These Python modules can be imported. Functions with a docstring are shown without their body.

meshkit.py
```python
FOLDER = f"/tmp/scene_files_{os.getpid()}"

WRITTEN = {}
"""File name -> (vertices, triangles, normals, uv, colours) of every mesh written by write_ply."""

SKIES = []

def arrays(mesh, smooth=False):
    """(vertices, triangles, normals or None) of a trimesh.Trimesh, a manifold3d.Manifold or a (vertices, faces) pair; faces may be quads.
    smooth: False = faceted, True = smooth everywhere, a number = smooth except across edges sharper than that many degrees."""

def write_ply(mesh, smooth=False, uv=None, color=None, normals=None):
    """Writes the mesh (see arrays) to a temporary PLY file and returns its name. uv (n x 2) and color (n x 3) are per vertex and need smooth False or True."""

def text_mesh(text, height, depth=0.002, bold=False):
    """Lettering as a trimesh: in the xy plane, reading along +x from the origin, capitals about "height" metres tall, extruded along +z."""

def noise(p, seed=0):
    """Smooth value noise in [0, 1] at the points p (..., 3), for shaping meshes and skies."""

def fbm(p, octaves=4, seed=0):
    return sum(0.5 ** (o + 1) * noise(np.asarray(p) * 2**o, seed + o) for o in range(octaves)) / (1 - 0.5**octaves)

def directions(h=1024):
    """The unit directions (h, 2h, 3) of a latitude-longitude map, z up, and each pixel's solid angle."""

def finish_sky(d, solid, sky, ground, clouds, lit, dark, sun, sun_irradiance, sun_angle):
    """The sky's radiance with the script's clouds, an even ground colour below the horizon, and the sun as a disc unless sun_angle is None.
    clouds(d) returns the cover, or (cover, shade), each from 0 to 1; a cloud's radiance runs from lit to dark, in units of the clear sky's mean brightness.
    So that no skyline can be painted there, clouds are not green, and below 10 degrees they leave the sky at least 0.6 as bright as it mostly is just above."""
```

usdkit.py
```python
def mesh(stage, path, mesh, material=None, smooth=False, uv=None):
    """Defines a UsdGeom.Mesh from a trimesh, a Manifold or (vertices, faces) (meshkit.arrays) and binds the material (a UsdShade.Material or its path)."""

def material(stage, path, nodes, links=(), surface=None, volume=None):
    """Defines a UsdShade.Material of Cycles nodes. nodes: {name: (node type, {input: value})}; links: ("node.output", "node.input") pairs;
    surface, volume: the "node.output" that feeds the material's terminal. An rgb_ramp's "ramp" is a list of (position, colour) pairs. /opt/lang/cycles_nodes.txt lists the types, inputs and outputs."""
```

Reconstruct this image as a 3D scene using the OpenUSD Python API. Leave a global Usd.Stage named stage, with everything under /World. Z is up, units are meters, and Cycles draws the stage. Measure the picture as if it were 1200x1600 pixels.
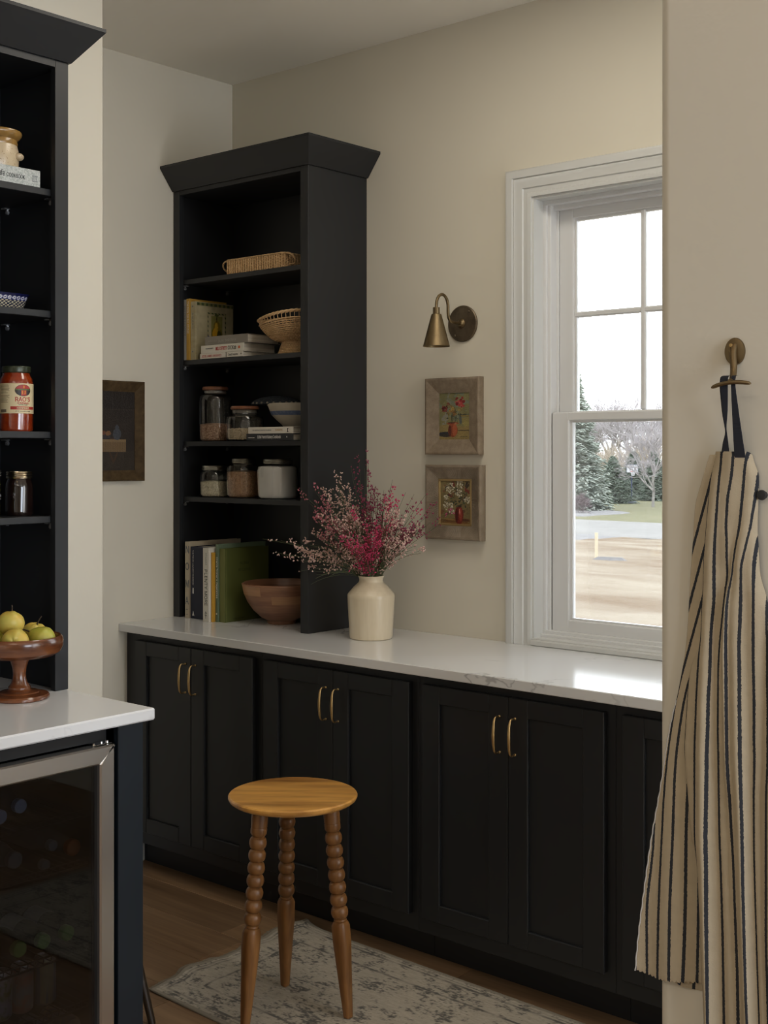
import math, random
import numpy as np, trimesh, usdkit, meshkit
import manifold3d as mf
from scipy.interpolate import PchipInterpolator
from shapely.geometry import Polygon, Point, box as sbox
from shapely import affinity
from pxr import Gf, Sdf, Usd, UsdGeom, UsdLux, UsdShade, Vt

stage = Usd.Stage.CreateInMemory()
UsdGeom.SetStageUpAxis(stage, "Z")
UsdGeom.SetStageMetersPerUnit(stage, 1.0)
UsdGeom.Xform.Define(stage, "/World")
stage.SetDefaultPrim(stage.GetPrimAtPath("/World"))
T_ = Sdf.ValueTypeNames
rng = np.random.default_rng(7)
PI = math.pi

# ------------------------------------------------------------------ camera, sky, lights, exposure
YAW = math.radians(40.965)
CAM = (3.8826, -3.5257, 1.5564)
cam = UsdGeom.Camera.Define(stage, "/World/camera")
cam.AddTranslateOp().Set(Gf.Vec3d(*CAM))
cam.AddRotateXYZOp().Set(Gf.Vec3f(90, 0, math.degrees(YAW)))
cam.CreateHorizontalApertureAttr(24.0)
cam.CreateVerticalApertureAttr(32.0)
cam.CreateFocalLengthAttr(24.0 * 1989.6 / 1200)
cam.CreateVerticalApertureOffsetAttr(-(800 - 706.05) * 24.0 / 1200)
cam.CreateClippingRangeAttr(Gf.Vec2f(0.05, 2000))
cam.CreateExposureAttr(0.0)

sky = UsdLux.DomeLight.Define(stage, "/World/overcast_sky")
sky.CreateColorAttr(Gf.Vec3f(0.91, 0.955, 1.02))
sky.CreateIntensityAttr(1.5)


def rect_light(name, pos, look, w, h, power, color):
    l = UsdLux.RectLight.Define(stage, "/World/" + name)
    z = -np.array(look, float); z /= np.linalg.norm(z)
    x = np.cross([0, 0, 1] if abs(z[2]) < .9 else [0, 1, 0], z); x /= np.linalg.norm(x)
    y = np.cross(z, x)
    m = Gf.Matrix4d(*[float(a) for a in (*x, 0, *y, 0, *z, 0, *pos, 1)])
    l.AddTransformOp().Set(m)
    l.CreateWidthAttr(w); l.CreateHeightAttr(h)
    l.CreateIntensityAttr(power); l.CreateColorAttr(Gf.Vec3f(*color))
    return l


# unseen area lights, placed to light the pantry and the kitchen side
LK = dict(east=8.6, south=0.4, pantry_end=1.05, pantry_top=6.3, kitchen_top=2.4, can=46.0)
rect_light("daylight_east", (6.95, -2.85, 1.55), (-1, 0, 0), 1.8, 1.7, LK["east"], (0.84, 0.93, 1.06))  # out of view, placed to light the near left wall and worktop
rect_light("daylight_south", (2.2, -6.95, 1.5), (0, 1, 0), 2.2, 1.8, LK["south"], (1.0, 0.95, 0.86))  # out of view, placed to light the window wall from behind the camera
rect_light("daylight_pantry_end", (6.95, -.85, 1.3), (-1, 0, 0), 1.2, 1.9, LK["pantry_end"], (1.0, 0.95, 0.85))  # out of view at the open pantry end, placed to light the pantry
rect_light("pantry_ceiling_lamp", (2.0, -.95, 3.04), (0, 0, -1), 1.2, .5, LK["pantry_top"], (1.0, 0.92, 0.79))  # out of view, placed to brighten stool, rug and worktop from above
rect_light("kitchen_ceiling_lamp", (3.6, -4.6, 3.04), (0, 0, -1), 1.6, 1.2, LK["kitchen_top"], (1.0, 0.90, 0.76))  # out of view, placed to light the kitchen side from above


def unseen_can_light(name, x, y, power):
    l = UsdLux.DiskLight.Define(stage, "/World/" + name)
    l.AddTranslateOp().Set(Gf.Vec3d(x, y, 3.045))
    l.CreateRadiusAttr(0.06); l.CreateIntensityAttr(power); l.CreateColorAttr(Gf.Vec3f(1.0, 0.64, 0.33))


for k, (x, y) in enumerate([(3.55, -2.45), (4.9, -2.6), (2.4, -3.6)]):
    unseen_can_light("downlight_%d" % k, x, y, LK["can"])  # out of view, placed to warm the upper part of the apron wall

# ------------------------------------------------------------------ helpers
used = set()


def numbered(parent, name):
    p, n = parent + "/" + name, 1
    while p in used:
        p = "%s/%s_%03d" % (parent, name, n); n += 1
    used.add(p)
    return p


for r in ("camera", "overcast_sky", "daylight_east", "daylight_south", "daylight_pantry_end", "pantry_ceiling_lamp", "kitchen_ceiling_lamp", "Looks"):
    used.add("/World/" + r)


def S(r, g=None, b=None):
    if g is None: g = b = r
    f = lambda c: (c / 255 / 12.92) if c / 255 <= .04045 else ((c / 255 + .055) / 1.055) ** 2.4
    return (f(r), f(g), f(b))


def tag(path, label=None, cat=None, group=None, kind=None):
    p = stage.GetPrimAtPath(str(path))
    for k, v in (("label", label), ("category", cat), ("group", group), ("kind", kind)):
        if v: p.SetCustomDataByKey(k, v)
    return str(path)


ORIGIN = {}


def thing(name, label, cat, loc=(0, 0, 0), rotz=0, group=None, kind=None):
    path = numbered("/World", name)
    x = UsdGeom.Xform.Define(stage, path)
    x.AddTranslateOp().Set(Gf.Vec3d(*[float(c) for c in loc]))
    if rotz: x.AddRotateZOp().Set(float(rotz))
    ORIGIN[path] = (np.array(loc, float), math.radians(rotz))
    return tag(path, label, cat, group, kind)


def arr(mesh):
    v, f, _ = meshkit.arrays(mesh, False)
    return v, f


def join(*ms):
    vs, fs, n = [], [], 0
    for m in ms:
        v, f = arr(m)
        vs.append(v); fs.append(f + n); n += len(v)
    return np.vstack(vs), np.vstack(fs)


def obj(name, mesh, material, parent=None, smooth=False, uv=None, color=None, world=True, label=None, kind=None):
    """One Mesh prim under parent. world: the mesh is given in world coordinates and is moved into the thing's frame."""
    path = numbered(parent or "/World", name)
    v, f = arr(mesh)
    if parent and world:
        root = "/".join(parent.split("/")[:3])
        if root in ORIGIN:
            o, a = ORIGIN[root]
            v = v - o
            if a: v = v @ np.array([[math.cos(-a), -math.sin(-a), 0], [math.sin(-a), math.cos(-a), 0], [0, 0, 1]]).T
    m = usdkit.mesh(stage, path, (v, f), material, smooth=smooth, uv=uv)
    if color is not None:
        UsdGeom.PrimvarsAPI(m).CreatePrimvar("paint", T_.Color3fArray, "vertex").Set(Vt.Vec3fArray.FromNumpy(np.asarray(color, np.float32)))
    if label or kind: tag(path, label, None, None, kind)
    return path


def struct(name, mesh, material, parent=None, **k):
    return obj(name, mesh, material, parent, kind=None if parent else "structure", **k)


def hull(pts):
    h = trimesh.convex.convex_hull(np.array(pts, float))
    return np.array(h.vertices), np.array(h.faces)


def bx(x0, x1, y0, y1, z0, z1, c=0.0):
    """box, its edges chamfered by c"""
    if c <= 0:
        b = trimesh.creation.box([x1 - x0, y1 - y0, z1 - z0])
        return b.vertices + np.array([(x0 + x1) / 2, (y0 + y1) / 2, (z0 + z1) / 2]), np.array(b.faces)
    P = []
    for X in ((x0, 1), (x1, -1)):
        for Y in ((y0, 1), (y1, -1)):
            for Z in ((z0, 1), (z1, -1)):
                P += [(X[0], Y[0] + Y[1] * c, Z[0] + Z[1] * c), (X[0] + X[1] * c, Y[0], Z[0] + Z[1] * c), (X[0] + X[1] * c, Y[0] + Y[1] * c, Z[0])]
    return hull(P)


def lathe(prof, n=48, loc=(0, 0, 0), sx=1, sy=1):
    """surface of revolution of (r, z) points, listed with the outside on the right when going up"""
    prof = np.array(prof, float)
    a = np.arange(n) * 2 * PI / n
    m = len(prof)
    v = np.stack([np.outer(prof[:, 0], np.cos(a)) * sx, np.outer(prof[:, 0], np.sin(a)) * sy, np.repeat(prof[:, 1:2], n, 1)], -1).reshape(-1, 3)
    i, j = np.meshgrid(np.arange(m - 1), np.arange(n), indexing="ij")
    j2 = (j + 1) % n
    q = np.stack([i * n + j, i * n + j2, (i + 1) * n + j2, (i + 1) * n + j], -1).reshape(-1, 4)
    f = np.vstack([q[:, [0, 1, 2]], q[:, [0, 2, 3]]])
    t = trimesh.Trimesh(v + np.array(loc), f, process=False)
    t.merge_vertices(); t.update_faces(t.nondegenerate_faces()); t.remove_unreferenced_vertices()
    return np.array(t.vertices), np.array(t.faces)


def tube(path, r, n=8, caps=True, flat=1.0):
    """swept round section; r a number or one per point"""
    p = np.array(path, float); k = len(p)
    r = np.broadcast_to(np.asarray(r, float), (k,))
    t = np.gradient(p, axis=0); t /= np.maximum(np.linalg.norm(t, axis=1, keepdims=True), 1e-12)
    u = np.cross(t[0], [0, 0, 1] if abs(t[0][2]) < .9 else [1, 0, 0]); u /= np.linalg.norm(u)
    a = np.arange(n) * 2 * PI / n
    V = []
    for i in range(k):
        u = u - t[i] * (u @ t[i]); u /= np.linalg.norm(u)
        w = np.cross(t[i], u)
        V.append(p[i] + r[i] * (np.outer(np.cos(a), u) + flat * np.outer(np.sin(a), w)))
    v = np.vstack(V)
    i, j = np.meshgrid(np.arange(k - 1), np.arange(n), indexing="ij"); j2 = (j + 1) % n
    q = np.stack([i * n + j, i * n + j2, (i + 1) * n + j2, (i + 1) * n + j], -1).reshape(-1, 4)
    f = [q[:, [0, 1, 2]], q[:, [0, 2, 3]]]
    if caps:
        v = np.vstack([v, p[:1], p[-1:]])
        jj = np.arange(n)
        f += [np.stack([np.full(n, k * n), (jj + 1) % n, jj], 1), np.stack([np.full(n, k * n + 1), (k - 1) * n + jj, (k - 1) * n + (jj + 1) % n], 1)]
    return v, np.vstack(f)


def smooth_path(pts, n=40):
    p = np.array(pts, float)
    s = np.r_[0, np.cumsum(np.linalg.norm(np.diff(p, axis=0), axis=1))]
    from scipy.interpolate import CubicSpline
    return CubicSpline(s, p)(np.linspace(0, s[-1], n))


def sheet(P, back):
    """closed thin solid from a (ny, nx, 3) grid; back: offset vector (or grid) of the rear face. Returns mesh and the row/column index per vertex"""
    ny, nx = P.shape[:2]
    Q = P + back
    v = np.vstack([P.reshape(-1, 3), Q.reshape(-1, 3)])
    i, j = np.meshgrid(np.arange(ny - 1), np.arange(nx - 1), indexing="ij")
    a = (i * nx + j).ravel(); N = ny * nx
    q1 = np.stack([a, a + 1, a + nx + 1, a + nx], 1)
    q2 = np.stack([a, a + nx, a + nx + 1, a + 1], 1) + N
    e = []
    top = np.arange(nx); bot = (ny - 1) * nx + top; le = np.arange(ny) * nx; ri = le + nx - 1
    for L, fl in ((top, 1), (bot, 0), (le, 0), (ri, 1)):
        s = np.stack([L[:-1], L[1:], L[1:] + N, L[:-1] + N], 1)
        e.append(s[:, ::-1] if fl else s)
    return v, np.vstack([q1, q2] + e)


def move(mesh, d=(0, 0, 0), rz=0, s=1.0, M=None):
    v, f = arr(mesh)
    v = v * s
    if M is not None: v = v @ np.array(M).T
    if rz: v = v @ np.array([[math.cos(rz), -math.sin(rz), 0], [math.sin(rz), math.cos(rz), 0], [0, 0, 1]]).T
    return v + np.array(d), f


def text(s, h, origin, right, up, depth=.0004, center=False, bold=False, width=None):
    """lettering in world coordinates: baseline starts at origin, reads along right"""
    t = meshkit.text_mesh(s, h, depth, bold)
    v, f = np.array(t.vertices), np.array(t.faces)
    if width: v[:, 0] *= width / (v[:, 0].max() - v[:, 0].min())
    if center: v[:, 0] -= (v[:, 0].max() + v[:, 0].min()) / 2
    r, u = np.array(right, float), np.array(up, float)
    return np.array(origin) + np.outer(v[:, 0], r) + np.outer(v[:, 1], u) + np.outer(v[:, 2], np.cross(r, u)), f


def ext(poly, d):
    ps = getattr(poly, "geoms", [poly])
    return join(*[trimesh.creation.extrude_polygon(p, d, engine="earcut") for p in ps])


def wrap(mesh, c, r, a0, z0):
    """bends a mesh lying in xy (x along the arc, y up, z outwards) round a vertical cylinder"""
    v, f = arr(mesh)
    a = a0 + v[:, 0] / r; R = r + v[:, 2]
    return np.stack([c[0] + R * np.cos(a), c[1] + R * np.sin(a), z0 + v[:, 1]], 1), f


def strip(x0, x1, y0, y1, d, n=12):
    """flat rectangle cut into n columns, so that it can be wrapped"""
    return join(*[bx(x0 + (x1 - x0) * k / n, x0 + (x1 - x0) * (k + 1) / n, y0, y1, 0, d) for k in range(n)])


def box_hole(x0, x1, z0, z1, y0, y1, hx0, hx1, hz0, hz1):
    """wall slab in xz with a rectangular hole, as one manifold"""
    a = mf.Manifold.cube([x1 - x0, y1 - y0, z1 - z0]).translate([x0, y0, z0])
    b = mf.Manifold.cube([hx1 - hx0, y1 - y0 + .2, hz1 - hz0]).translate([hx0, y0 - .1, hz0])
    return a - b


# ------------------------------------------------------------------ materials
MATS = {}


def mat(name, col, rough=.5, metal=0.0, vary=None, bump=None, spec=None, coat=None, random_v=0.0, space="object", **more):
    """principled material. vary: (scale xyz, second colour, low, high[, detail]) noise mix; bump: (scale xyz, strength, distance)"""
    nodes = {"p": ("principled_bsdf", {"base_color": col, "roughness": rough, "metallic": metal, **more})}
    if spec is not None: nodes["p"][1]["specular_ior_level"] = spec
    if coat: nodes["p"][1].update(coat_weight=coat, coat_roughness=.12)
    links = []
    if vary or bump:
        nodes["tc"] = ("texture_coordinate", {}) if space == "object" else ("geometry", {})
    src = "tc.object" if space == "object" else "tc.position"
    if vary:
        sc, c2, lo, hi = vary[:4]
        nodes["mp"] = ("mapping", {"scale": sc})
        nodes["n"] = ("noise_texture", {"scale": 1.0, "detail": float(vary[4]) if len(vary) > 4 else 4.0, "roughness": .6})
        nodes["r"] = ("rgb_ramp", {"ramp": [(lo, col), (hi, c2)]})
        links += [(src, "mp.vector"), ("mp.vector", "n.vector"), ("n.fac", "r.fac")]
        out = "r.color"
        if random_v:
            nodes["oi"] = ("object_info", {})
            nodes["mr"] = ("map_range", {"from_min": 0.0, "from_max": 1.0, "to_min": 1 - random_v, "to_max": 1 + random_v})
            nodes["hs"] = ("hsv", {"hue": .5, "saturation": 1.0, "fac": 1.0})
            links += [("oi.random", "mr.value"), ("mr.result", "hs.value"), (out, "hs.color")]
            out = "hs.color"
        links.append((out, "p.base_color"))
    if bump:
        nodes["mb"] = ("mapping", {"scale": bump[0]})
        nodes["nb"] = ("noise_texture", {"scale": 1.0, "detail": 3.0})
        nodes["b"] = ("bump", {"strength": bump[1], "distance": bump[2]})
        links += [(src, "mb.vector"), ("mb.vector", "nb.vector"), ("nb.fac", "b.height"), ("b.normal", "p.normal")]
    m = usdkit.material(stage, "/World/Looks/" + name, nodes, links, surface="p.BSDF")
    MATS[name] = m
    return m


def painted(name, rough=.5, bump=None, **more):
    """colour read from the mesh's own paint attribute"""
    nodes = {"a": ("attribute", {"attribute": "paint"}), "p": ("principled_bsdf", {"roughness": rough, **more})}
    links = [("a.color", "p.base_color")]
    if bump:
        nodes.update(tc=("texture_coordinate", {}), mb=("mapping", {"scale": bump[0]}), nb=("noise_texture", {"scale": 1.0, "detail": 3.0}), b=("bump", {"strength": bump[1], "distance": bump[2]}))
        links += [("tc.object", "mb.vector"), ("mb.vector", "nb.vector"), ("nb.fac", "b.height"), ("b.normal", "p.normal")]
    return usdkit.material(stage, "/World/Looks/" + name, nodes, links, surface="p.BSDF")


wall_m = mat("wall_paint", (.735, .69, .585), .75, bump=((90, 90, 90), .12, .002), space="world")
ceil_m = mat("ceiling_paint", (.90, .86, .77), .8)
trim_m = mat("white_trim", (.655, .66, .645), .35)
sash_m = mat("white_vinyl", (.74, .745, .75), .35)
cab_m = mat("black_cabinet_paint", (.0100, .0115, .0138), .45, bump=((60, 60, 60), .03, .001))
case_m = mat("black_bookcase_paint", (.0125, .014, .0165), .47)
blue_m = mat("dark_blue_panel", (.005, .010, .016), .42)
brass_m = mat("brushed_brass", (.56, .38, .17), .32, 1.0)
bronze_m = mat("aged_bronze", (.19, .15, .105), .48, .9, vary=((30, 30, 30), (.115, .09, .065), .35, .7))
bronze2_m = mat("aged_brass", (.255, .19, .105), .44, 1.0, vary=((40, 40, 12), (.16, .115, .062), .35, .7))
steel_m = mat("stainless_steel", (.60, .58, .55), .30, 1.0, anisotropic=.5)
chrome_m = mat("chrome", (.75, .75, .76), .12, 1.0)
black_plastic_m = mat("black_plastic", (.005, .005, .0055), .5)
glass_m = mat("clear_glass", (1, 1, 1), .0, transmission_weight=1.0, ior=1.45)
pin_m = mat("clear_plastic", (.95, .97, 1), .08, transmission_weight=.9, ior=1.45)
black_ink_m = mat("black_ink", (.02, .02, .022), .6)
red_ink_m = mat("red_ink", (.45, .03, .03), .6)
white_ink_m = mat("white_ink", (.75, .74, .70), .6)
pages_m = mat("book_pages", (.62, .57, .48), .8, vary=((3, 3, 600), (.48, .44, .37), .4, .6))
paint_m = painted("painted_canvas", .55, ((180, 180, 180), .35, .002))
print_m = painted("printed_surface", .4)
rug_m = painted("woven_rug", .95, ((500, 500, 500), .6, .003))


def quartz(name):
    return usdkit.material(stage, "/World/Looks/" + name, {
        "g": ("geometry", {}),
        "n": ("noise_texture", {"scale": 1.7, "detail": 5.0, "roughness": .55, "distortion": .6}),
        "r": ("rgb_ramp", {"ramp": [(0, (1, 1, 1)), (.4935, (1, 1, 1)), (.4985, (.60, .60, .61)), (.5015, (.60, .60, .61)), (.5065, (1, 1, 1)), (1, (1, 1, 1))]}),
        "n2": ("noise_texture", {"scale": 1.1, "detail": 1.0}),
        "r2": ("rgb_ramp", {"ramp": [(0, (0, 0, 0)), (.46, (0, 0, 0)), (.6, (1, 1, 1)), (1, (1, 1, 1))]}),
        "m": ("mix", {"mix_type": "mix", "color1": (1, 1, 1)}),
        "t": ("mix", {"mix_type": "multiply", "fac": 1.0, "color1": (.765, .77, .78)}),
        "p": ("principled_bsdf", {"roughness": .14, "specular_ior_level": .5}),
    }, [("g.position", "n.vector"), ("g.position", "n2.vector"), ("n.fac", "r.fac"), ("n2.fac", "r2.fac"), ("r2.color", "m.fac"), ("r.color", "m.color2"), ("m.color", "t.color2"), ("t.color", "p.base_color")], surface="p.BSDF")


quartz_m = quartz("white_quartz")


def wood(name, dark, light, scale, rough=.4, rnd=0.0, axis_ramp=(.32, .68), coat=None):
    return mat(name, dark, rough, vary=(scale, light, *axis_ramp, 6), bump=(tuple(3 * s for s in scale), .12, .001), random_v=rnd, coat=coat)


floor_m = wood("oak_floor", (.155, .088, .043), (.29, .18, .10), (1.6, 26, 8), .42, .22)
seat_m = wood("mango_seat", (.20, .070, .014), (.80, .41, .10), (2.0, 17, 6), .3, axis_ramp=(.27, .60), coat=.35)
leg_m = wood("mango_leg", (.10, .040, .011), (.29, .130, .038), (26, 26, 3), .38)
darkwood_m = wood("dark_wood", (.014, .008, .004), (.03, .018, .009), (20, 20, 3), .4)
walnut_m = wood("turned_walnut", (.085, .026, .010), (.25, .085, .030), (7, 7, 30), .22, coat=.5)
bowlwood_m = wood("acacia_bowl", (.17, .075, .042), (.36, .18, .10), (4, 4, 34), .35)
bowlwood2_m = wood("acacia_bowl_pale", (.32, .16, .075), (.46, .25, .13), (4, 4, 40), .35)
lidwood_m = wood("lid_wood", (.16, .06, .03), (.26, .11, .055), (8, 30, 8), .4)
frame1_m = mat("carved_frame", (.22, .165, .112), .55, vary=((40, 40, 40), (.32, .25, .178), .35, .7), bump=((200, 200, 200), .3, .002))
frame2_m = mat("ribbed_frame", (.22, .17, .12), .5, vary=((30, 30, 30), (.30, .24, .175), .35, .7))
frame3_m = mat("dark_gilt_frame", (.055, .034, .015), .65, spec=.15, vary=((40, 40, 40), (.10, .065, .03), .35, .7))
wicker_m = mat("wicker", (.74, .50, .27), .6, vary=((90, 90, 90), (.56, .35, .17), .35, .7))

# ------------------------------------------------------------------ setting: floor, walls, ceiling
CZ = 3.056
sub = struct("floor", bx(-.15, 7.2, -7.2, .15, -.12, -.016), mat("subfloor", (.05, .035, .02), .9))
pw, yy, row = .19, 0.0, 0
r_ = random.Random(3)
while yy > -7.0:
    x = -r_.random() * 1.2
    while x < 7.0:
        L = 1.3 + r_.random() * 1.0
        a, b = max(x, 0), min(x + L, 7.0)
        if b - a > .05 and (a < 5.2):
            obj("plank", bx(a + .0006, b - .0006, yy - pw + .0006, yy - .0006, -.0165, 0, .0012), floor_m, sub)
        x += L
    yy -= pw
WX0, WX1, WZ0, WZ1 = 1.479, 2.44, .914, 2.402
UNSEEN_BANK = (1.45, 2.90)          # unseen window copies behind the apron wall, placed to light the pantry
ww = box_hole(-.15, 7.2, 0, CZ, 0, .16, WX0, WX1, WZ0, WZ1)
for d in UNSEEN_BANK: ww = ww - mf.Manifold.cube([WX1 - WX0, .4, WZ1 - WZ0]).translate([WX0 + d, -.1, WZ0])
struct("wall_window", ww, wall_m)
struct("wall_left", bx(-.15, 0, -1.26, 0, 0, CZ), wall_m)
struct("wall_return", bx(-.15, .519, -1.30, -1.142, 0, CZ), wall_m)
struct("wall_near_left", bx(.52, .669, -7.2, -1.142, 0, CZ), wall_m)
struct("ceiling", bx(-.15, 7.2, -7.2, .16, CZ, CZ + .1), ceil_m)
# wall with the hook: its end has a rounded plaster corner
rc = .022
poly = Polygon([(2.893, -1.73), (7.2, -1.73), (7.2, -1.61), (2.893, -1.61)]).buffer(-rc).buffer(rc, quad_segs=8)
struct("wall_right", move(ext(poly, CZ)), wall_m, smooth=40)
struct("wall_east", box_hole(-7.2, -1.6, 0, CZ, 0, .15, -3.75, -1.95, .7, 2.4).rotate([0, 0, 90]).translate([7.15, 0, 0]), wall_m)
struct("wall_south", box_hole(.5, 7.2, 0, CZ, -7.2, -7.05, 1.1, 3.3, .6, 2.4), wall_m)
blocker_m = mat("sky_blocker", (.75, .73, .68), .9)  # opaque material of the panels added to shut sky light out
struct("window_4", bx(7.06, 7.09, -3.75, -1.95, .7, 2.4), blocker_m)  # added panel, keeps the sky light out of the east opening
struct("window_5", bx(1.1, 3.3, -7.13, -7.10, .6, 2.4), blocker_m)  # added panel, keeps the sky light out of the south opening
struct("baseboard_left", bx(.0, .014, -1.142, -.457, 0, .11, .003), trim_m)

# ------------------------------------------------------------------ window
wn = thing("window_1", None, None, (WX0, 0, WZ0), kind="structure")


def frame_rect(x0, x1, z0, z1, prof, bottom=False):
    """mitred trim round a rectangle; prof: (distance out from the rectangle, y) points"""
    V, F = [], []
    n = len(prof)
    cs = [(x0, z0, -1, 0 if not bottom else -1), (x0, z1, -1, 1), (x1, z1, 1, 1), (x1, z0, 1, 0 if not bottom else -1)]
    for cx, cz, sx, sz in cs:
        V += [(cx + sx * d, y, cz + sz * d) for d, y in prof]
    segs = [(0, 1), (1, 2), (2, 3)] + ([(3, 0)] if bottom else [])
    for a, b in segs:
        for k in range(n):
            k2 = (k + 1) % n
            F.append((a * n + k, a * n + k2, b * n + k2, b * n + k))
    if not bottom:
        for a in (0, 3):
            c = list(range(a * n, a * n + n))
            for k in range(1, n - 1): F.append((c[0], c[k], c[k + 1], c[k + 1]))
    t = trimesh.Trimesh(np.array(V, float), np.vstack([[f[0], f[1], f[2]] for f in F] + [[f[0], f[2], f[3]] for f in F if f[2] != f[3]]), process=False)
    trimesh.repair.fix_normals(t)
    return np.array(t.vertices), np.array(t.faces)


# casing: backband, two steps, bead
obj("casing", frame_rect(WX0, WX1, .914, WZ1, [(.002, 0), (.002, -.012), (.014, -.0145), (.016, -.011), (.030, -.012), (.033, -.017), (.052, -.018), (.062, -.024), (.066, -.021), (.068, -.027), (.088, -.028), (.094, -.026), (.097, -.018), (.097, 0)]), trim_m, wn, smooth=28)
obj("jamb", join(bx(WX0 - .004, WX0 + .006, -.004, .056, .914, WZ1), bx(WX1 - .006, WX1 + .004, -.004, .056, .914, WZ1), bx(WX0 + .006, WX1 - .006, -.0035, .0555, WZ1 - .006, WZ1 + .004)), trim_m, wn)
obj("window_frame", join(
    bx(WX0, WX0 + .018, .05, .15, .94, WZ1, .002), bx(WX0, WX0 + .030, .060, .15, .94, WZ1, .002), bx(WX0, WX0 + .038, .094, .15, .94, WZ1, .002),
    bx(WX1 - .018, WX1, .05, .15, .94, WZ1, .002), bx(WX1 - .030, WX1, .060, .15, .94, WZ1, .002), bx(WX1 - .038, WX1, .094, .15, .94, WZ1, .002),
    bx(WX0 + .001, WX1 - .001, .0485, .149, WZ1 - .02, WZ1 - .001, .002), bx(WX0 + .002, WX1 - .002, .075, .148, WZ1 - .034, WZ1 - .002, .002),
    bx(WX0 + .001, WX1 - .001, .035, .148, .931, .948, .002), bx(WX0 + .002, WX1 - .002, .0485, .155, .932, .960, .002)), sash_m, wn)
obj("sill_board", join(bx(WX0, WX1, -.020, .047, .9145, .933, .003), bx(WX0 + .001, WX1 - .001, -.008, .046, .930, .938, .002)), trim_m, wn)
# upper sash (outer track): panes in three columns and two rows
ux0, ux1, uz0, uz1, uy0, uy1 = 1.517, 2.402, 1.660, 2.372, .100, .132
gx0, gx1, gz0, gz1 = 1.572, 2.347, 1.692, 2.336
us = obj("upper_sash", join(bx(ux0, gx0, uy0, uy1, uz0, uz1, .003), bx(gx1, ux1, uy0, uy1, uz0, uz1, .003), bx(gx0 - .002, gx1 + .002, uy0, uy1, gz1, uz1, .003), bx(gx0 - .002, gx1 + .002, uy0, uy1, uz0, gz0, .003),
    bx(gx0, gx0 + .008, uy0 + .008, uy1 - .006, gz0, gz1), bx(gx1 - .008, gx1, uy0 + .008, uy1 - .006, gz0, gz1), bx(gx0 + .008, gx1 - .008, uy0 + .009, uy1 - .007, gz1 - .008, gz1)), sash_m, wn)
cw = (gx1 - gx0) / 3
for k in (1, 2):
    obj("muntin", bx(gx0 + k * cw - .009, gx0 + k * cw + .009, .104, .128, gz0, gz1, .004), sash_m, us)
for k in range(3):
    obj("muntin", bx(gx0 + k * cw, gx0 + (k + 1) * cw, .105, .127, 2.0145 - .009, 2.0145 + .009, .004), sash_m, us)
pane_m = usdkit.material(stage, "/World/Looks/window_pane", {"t": ("transparent_bsdf", {"color": (.97, .98, .975)}), "g": ("glossy_bsdf", {"color": (1, 1, 1), "roughness": 0.0}), "fr": ("fresnel", {"IOR": 1.45}), "m": ("mix_closure", {})},
                         [("fr.fac", "m.fac"), ("t.BSDF", "m.closure1"), ("g.BSDF", "m.closure2")], surface="m.closure")
for i in range(3):
    for j in range(2):
        zz = [(gz0, 2.0145), (2.0145, gz1)][j]
        obj("pane", bx(gx0 + i * cw + .002, gx0 + (i + 1) * cw - .002, .1145, .1175, zz[0] + .002, zz[1] - .002), pane_m, us)
lx0, lx1, lz0, lz1, ly0, ly1 = 1.513, 2.406, .957, 1.688, .062, .094
hx0, hx1, hz0, hz1 = 1.578, 2.341, .999, 1.660
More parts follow.
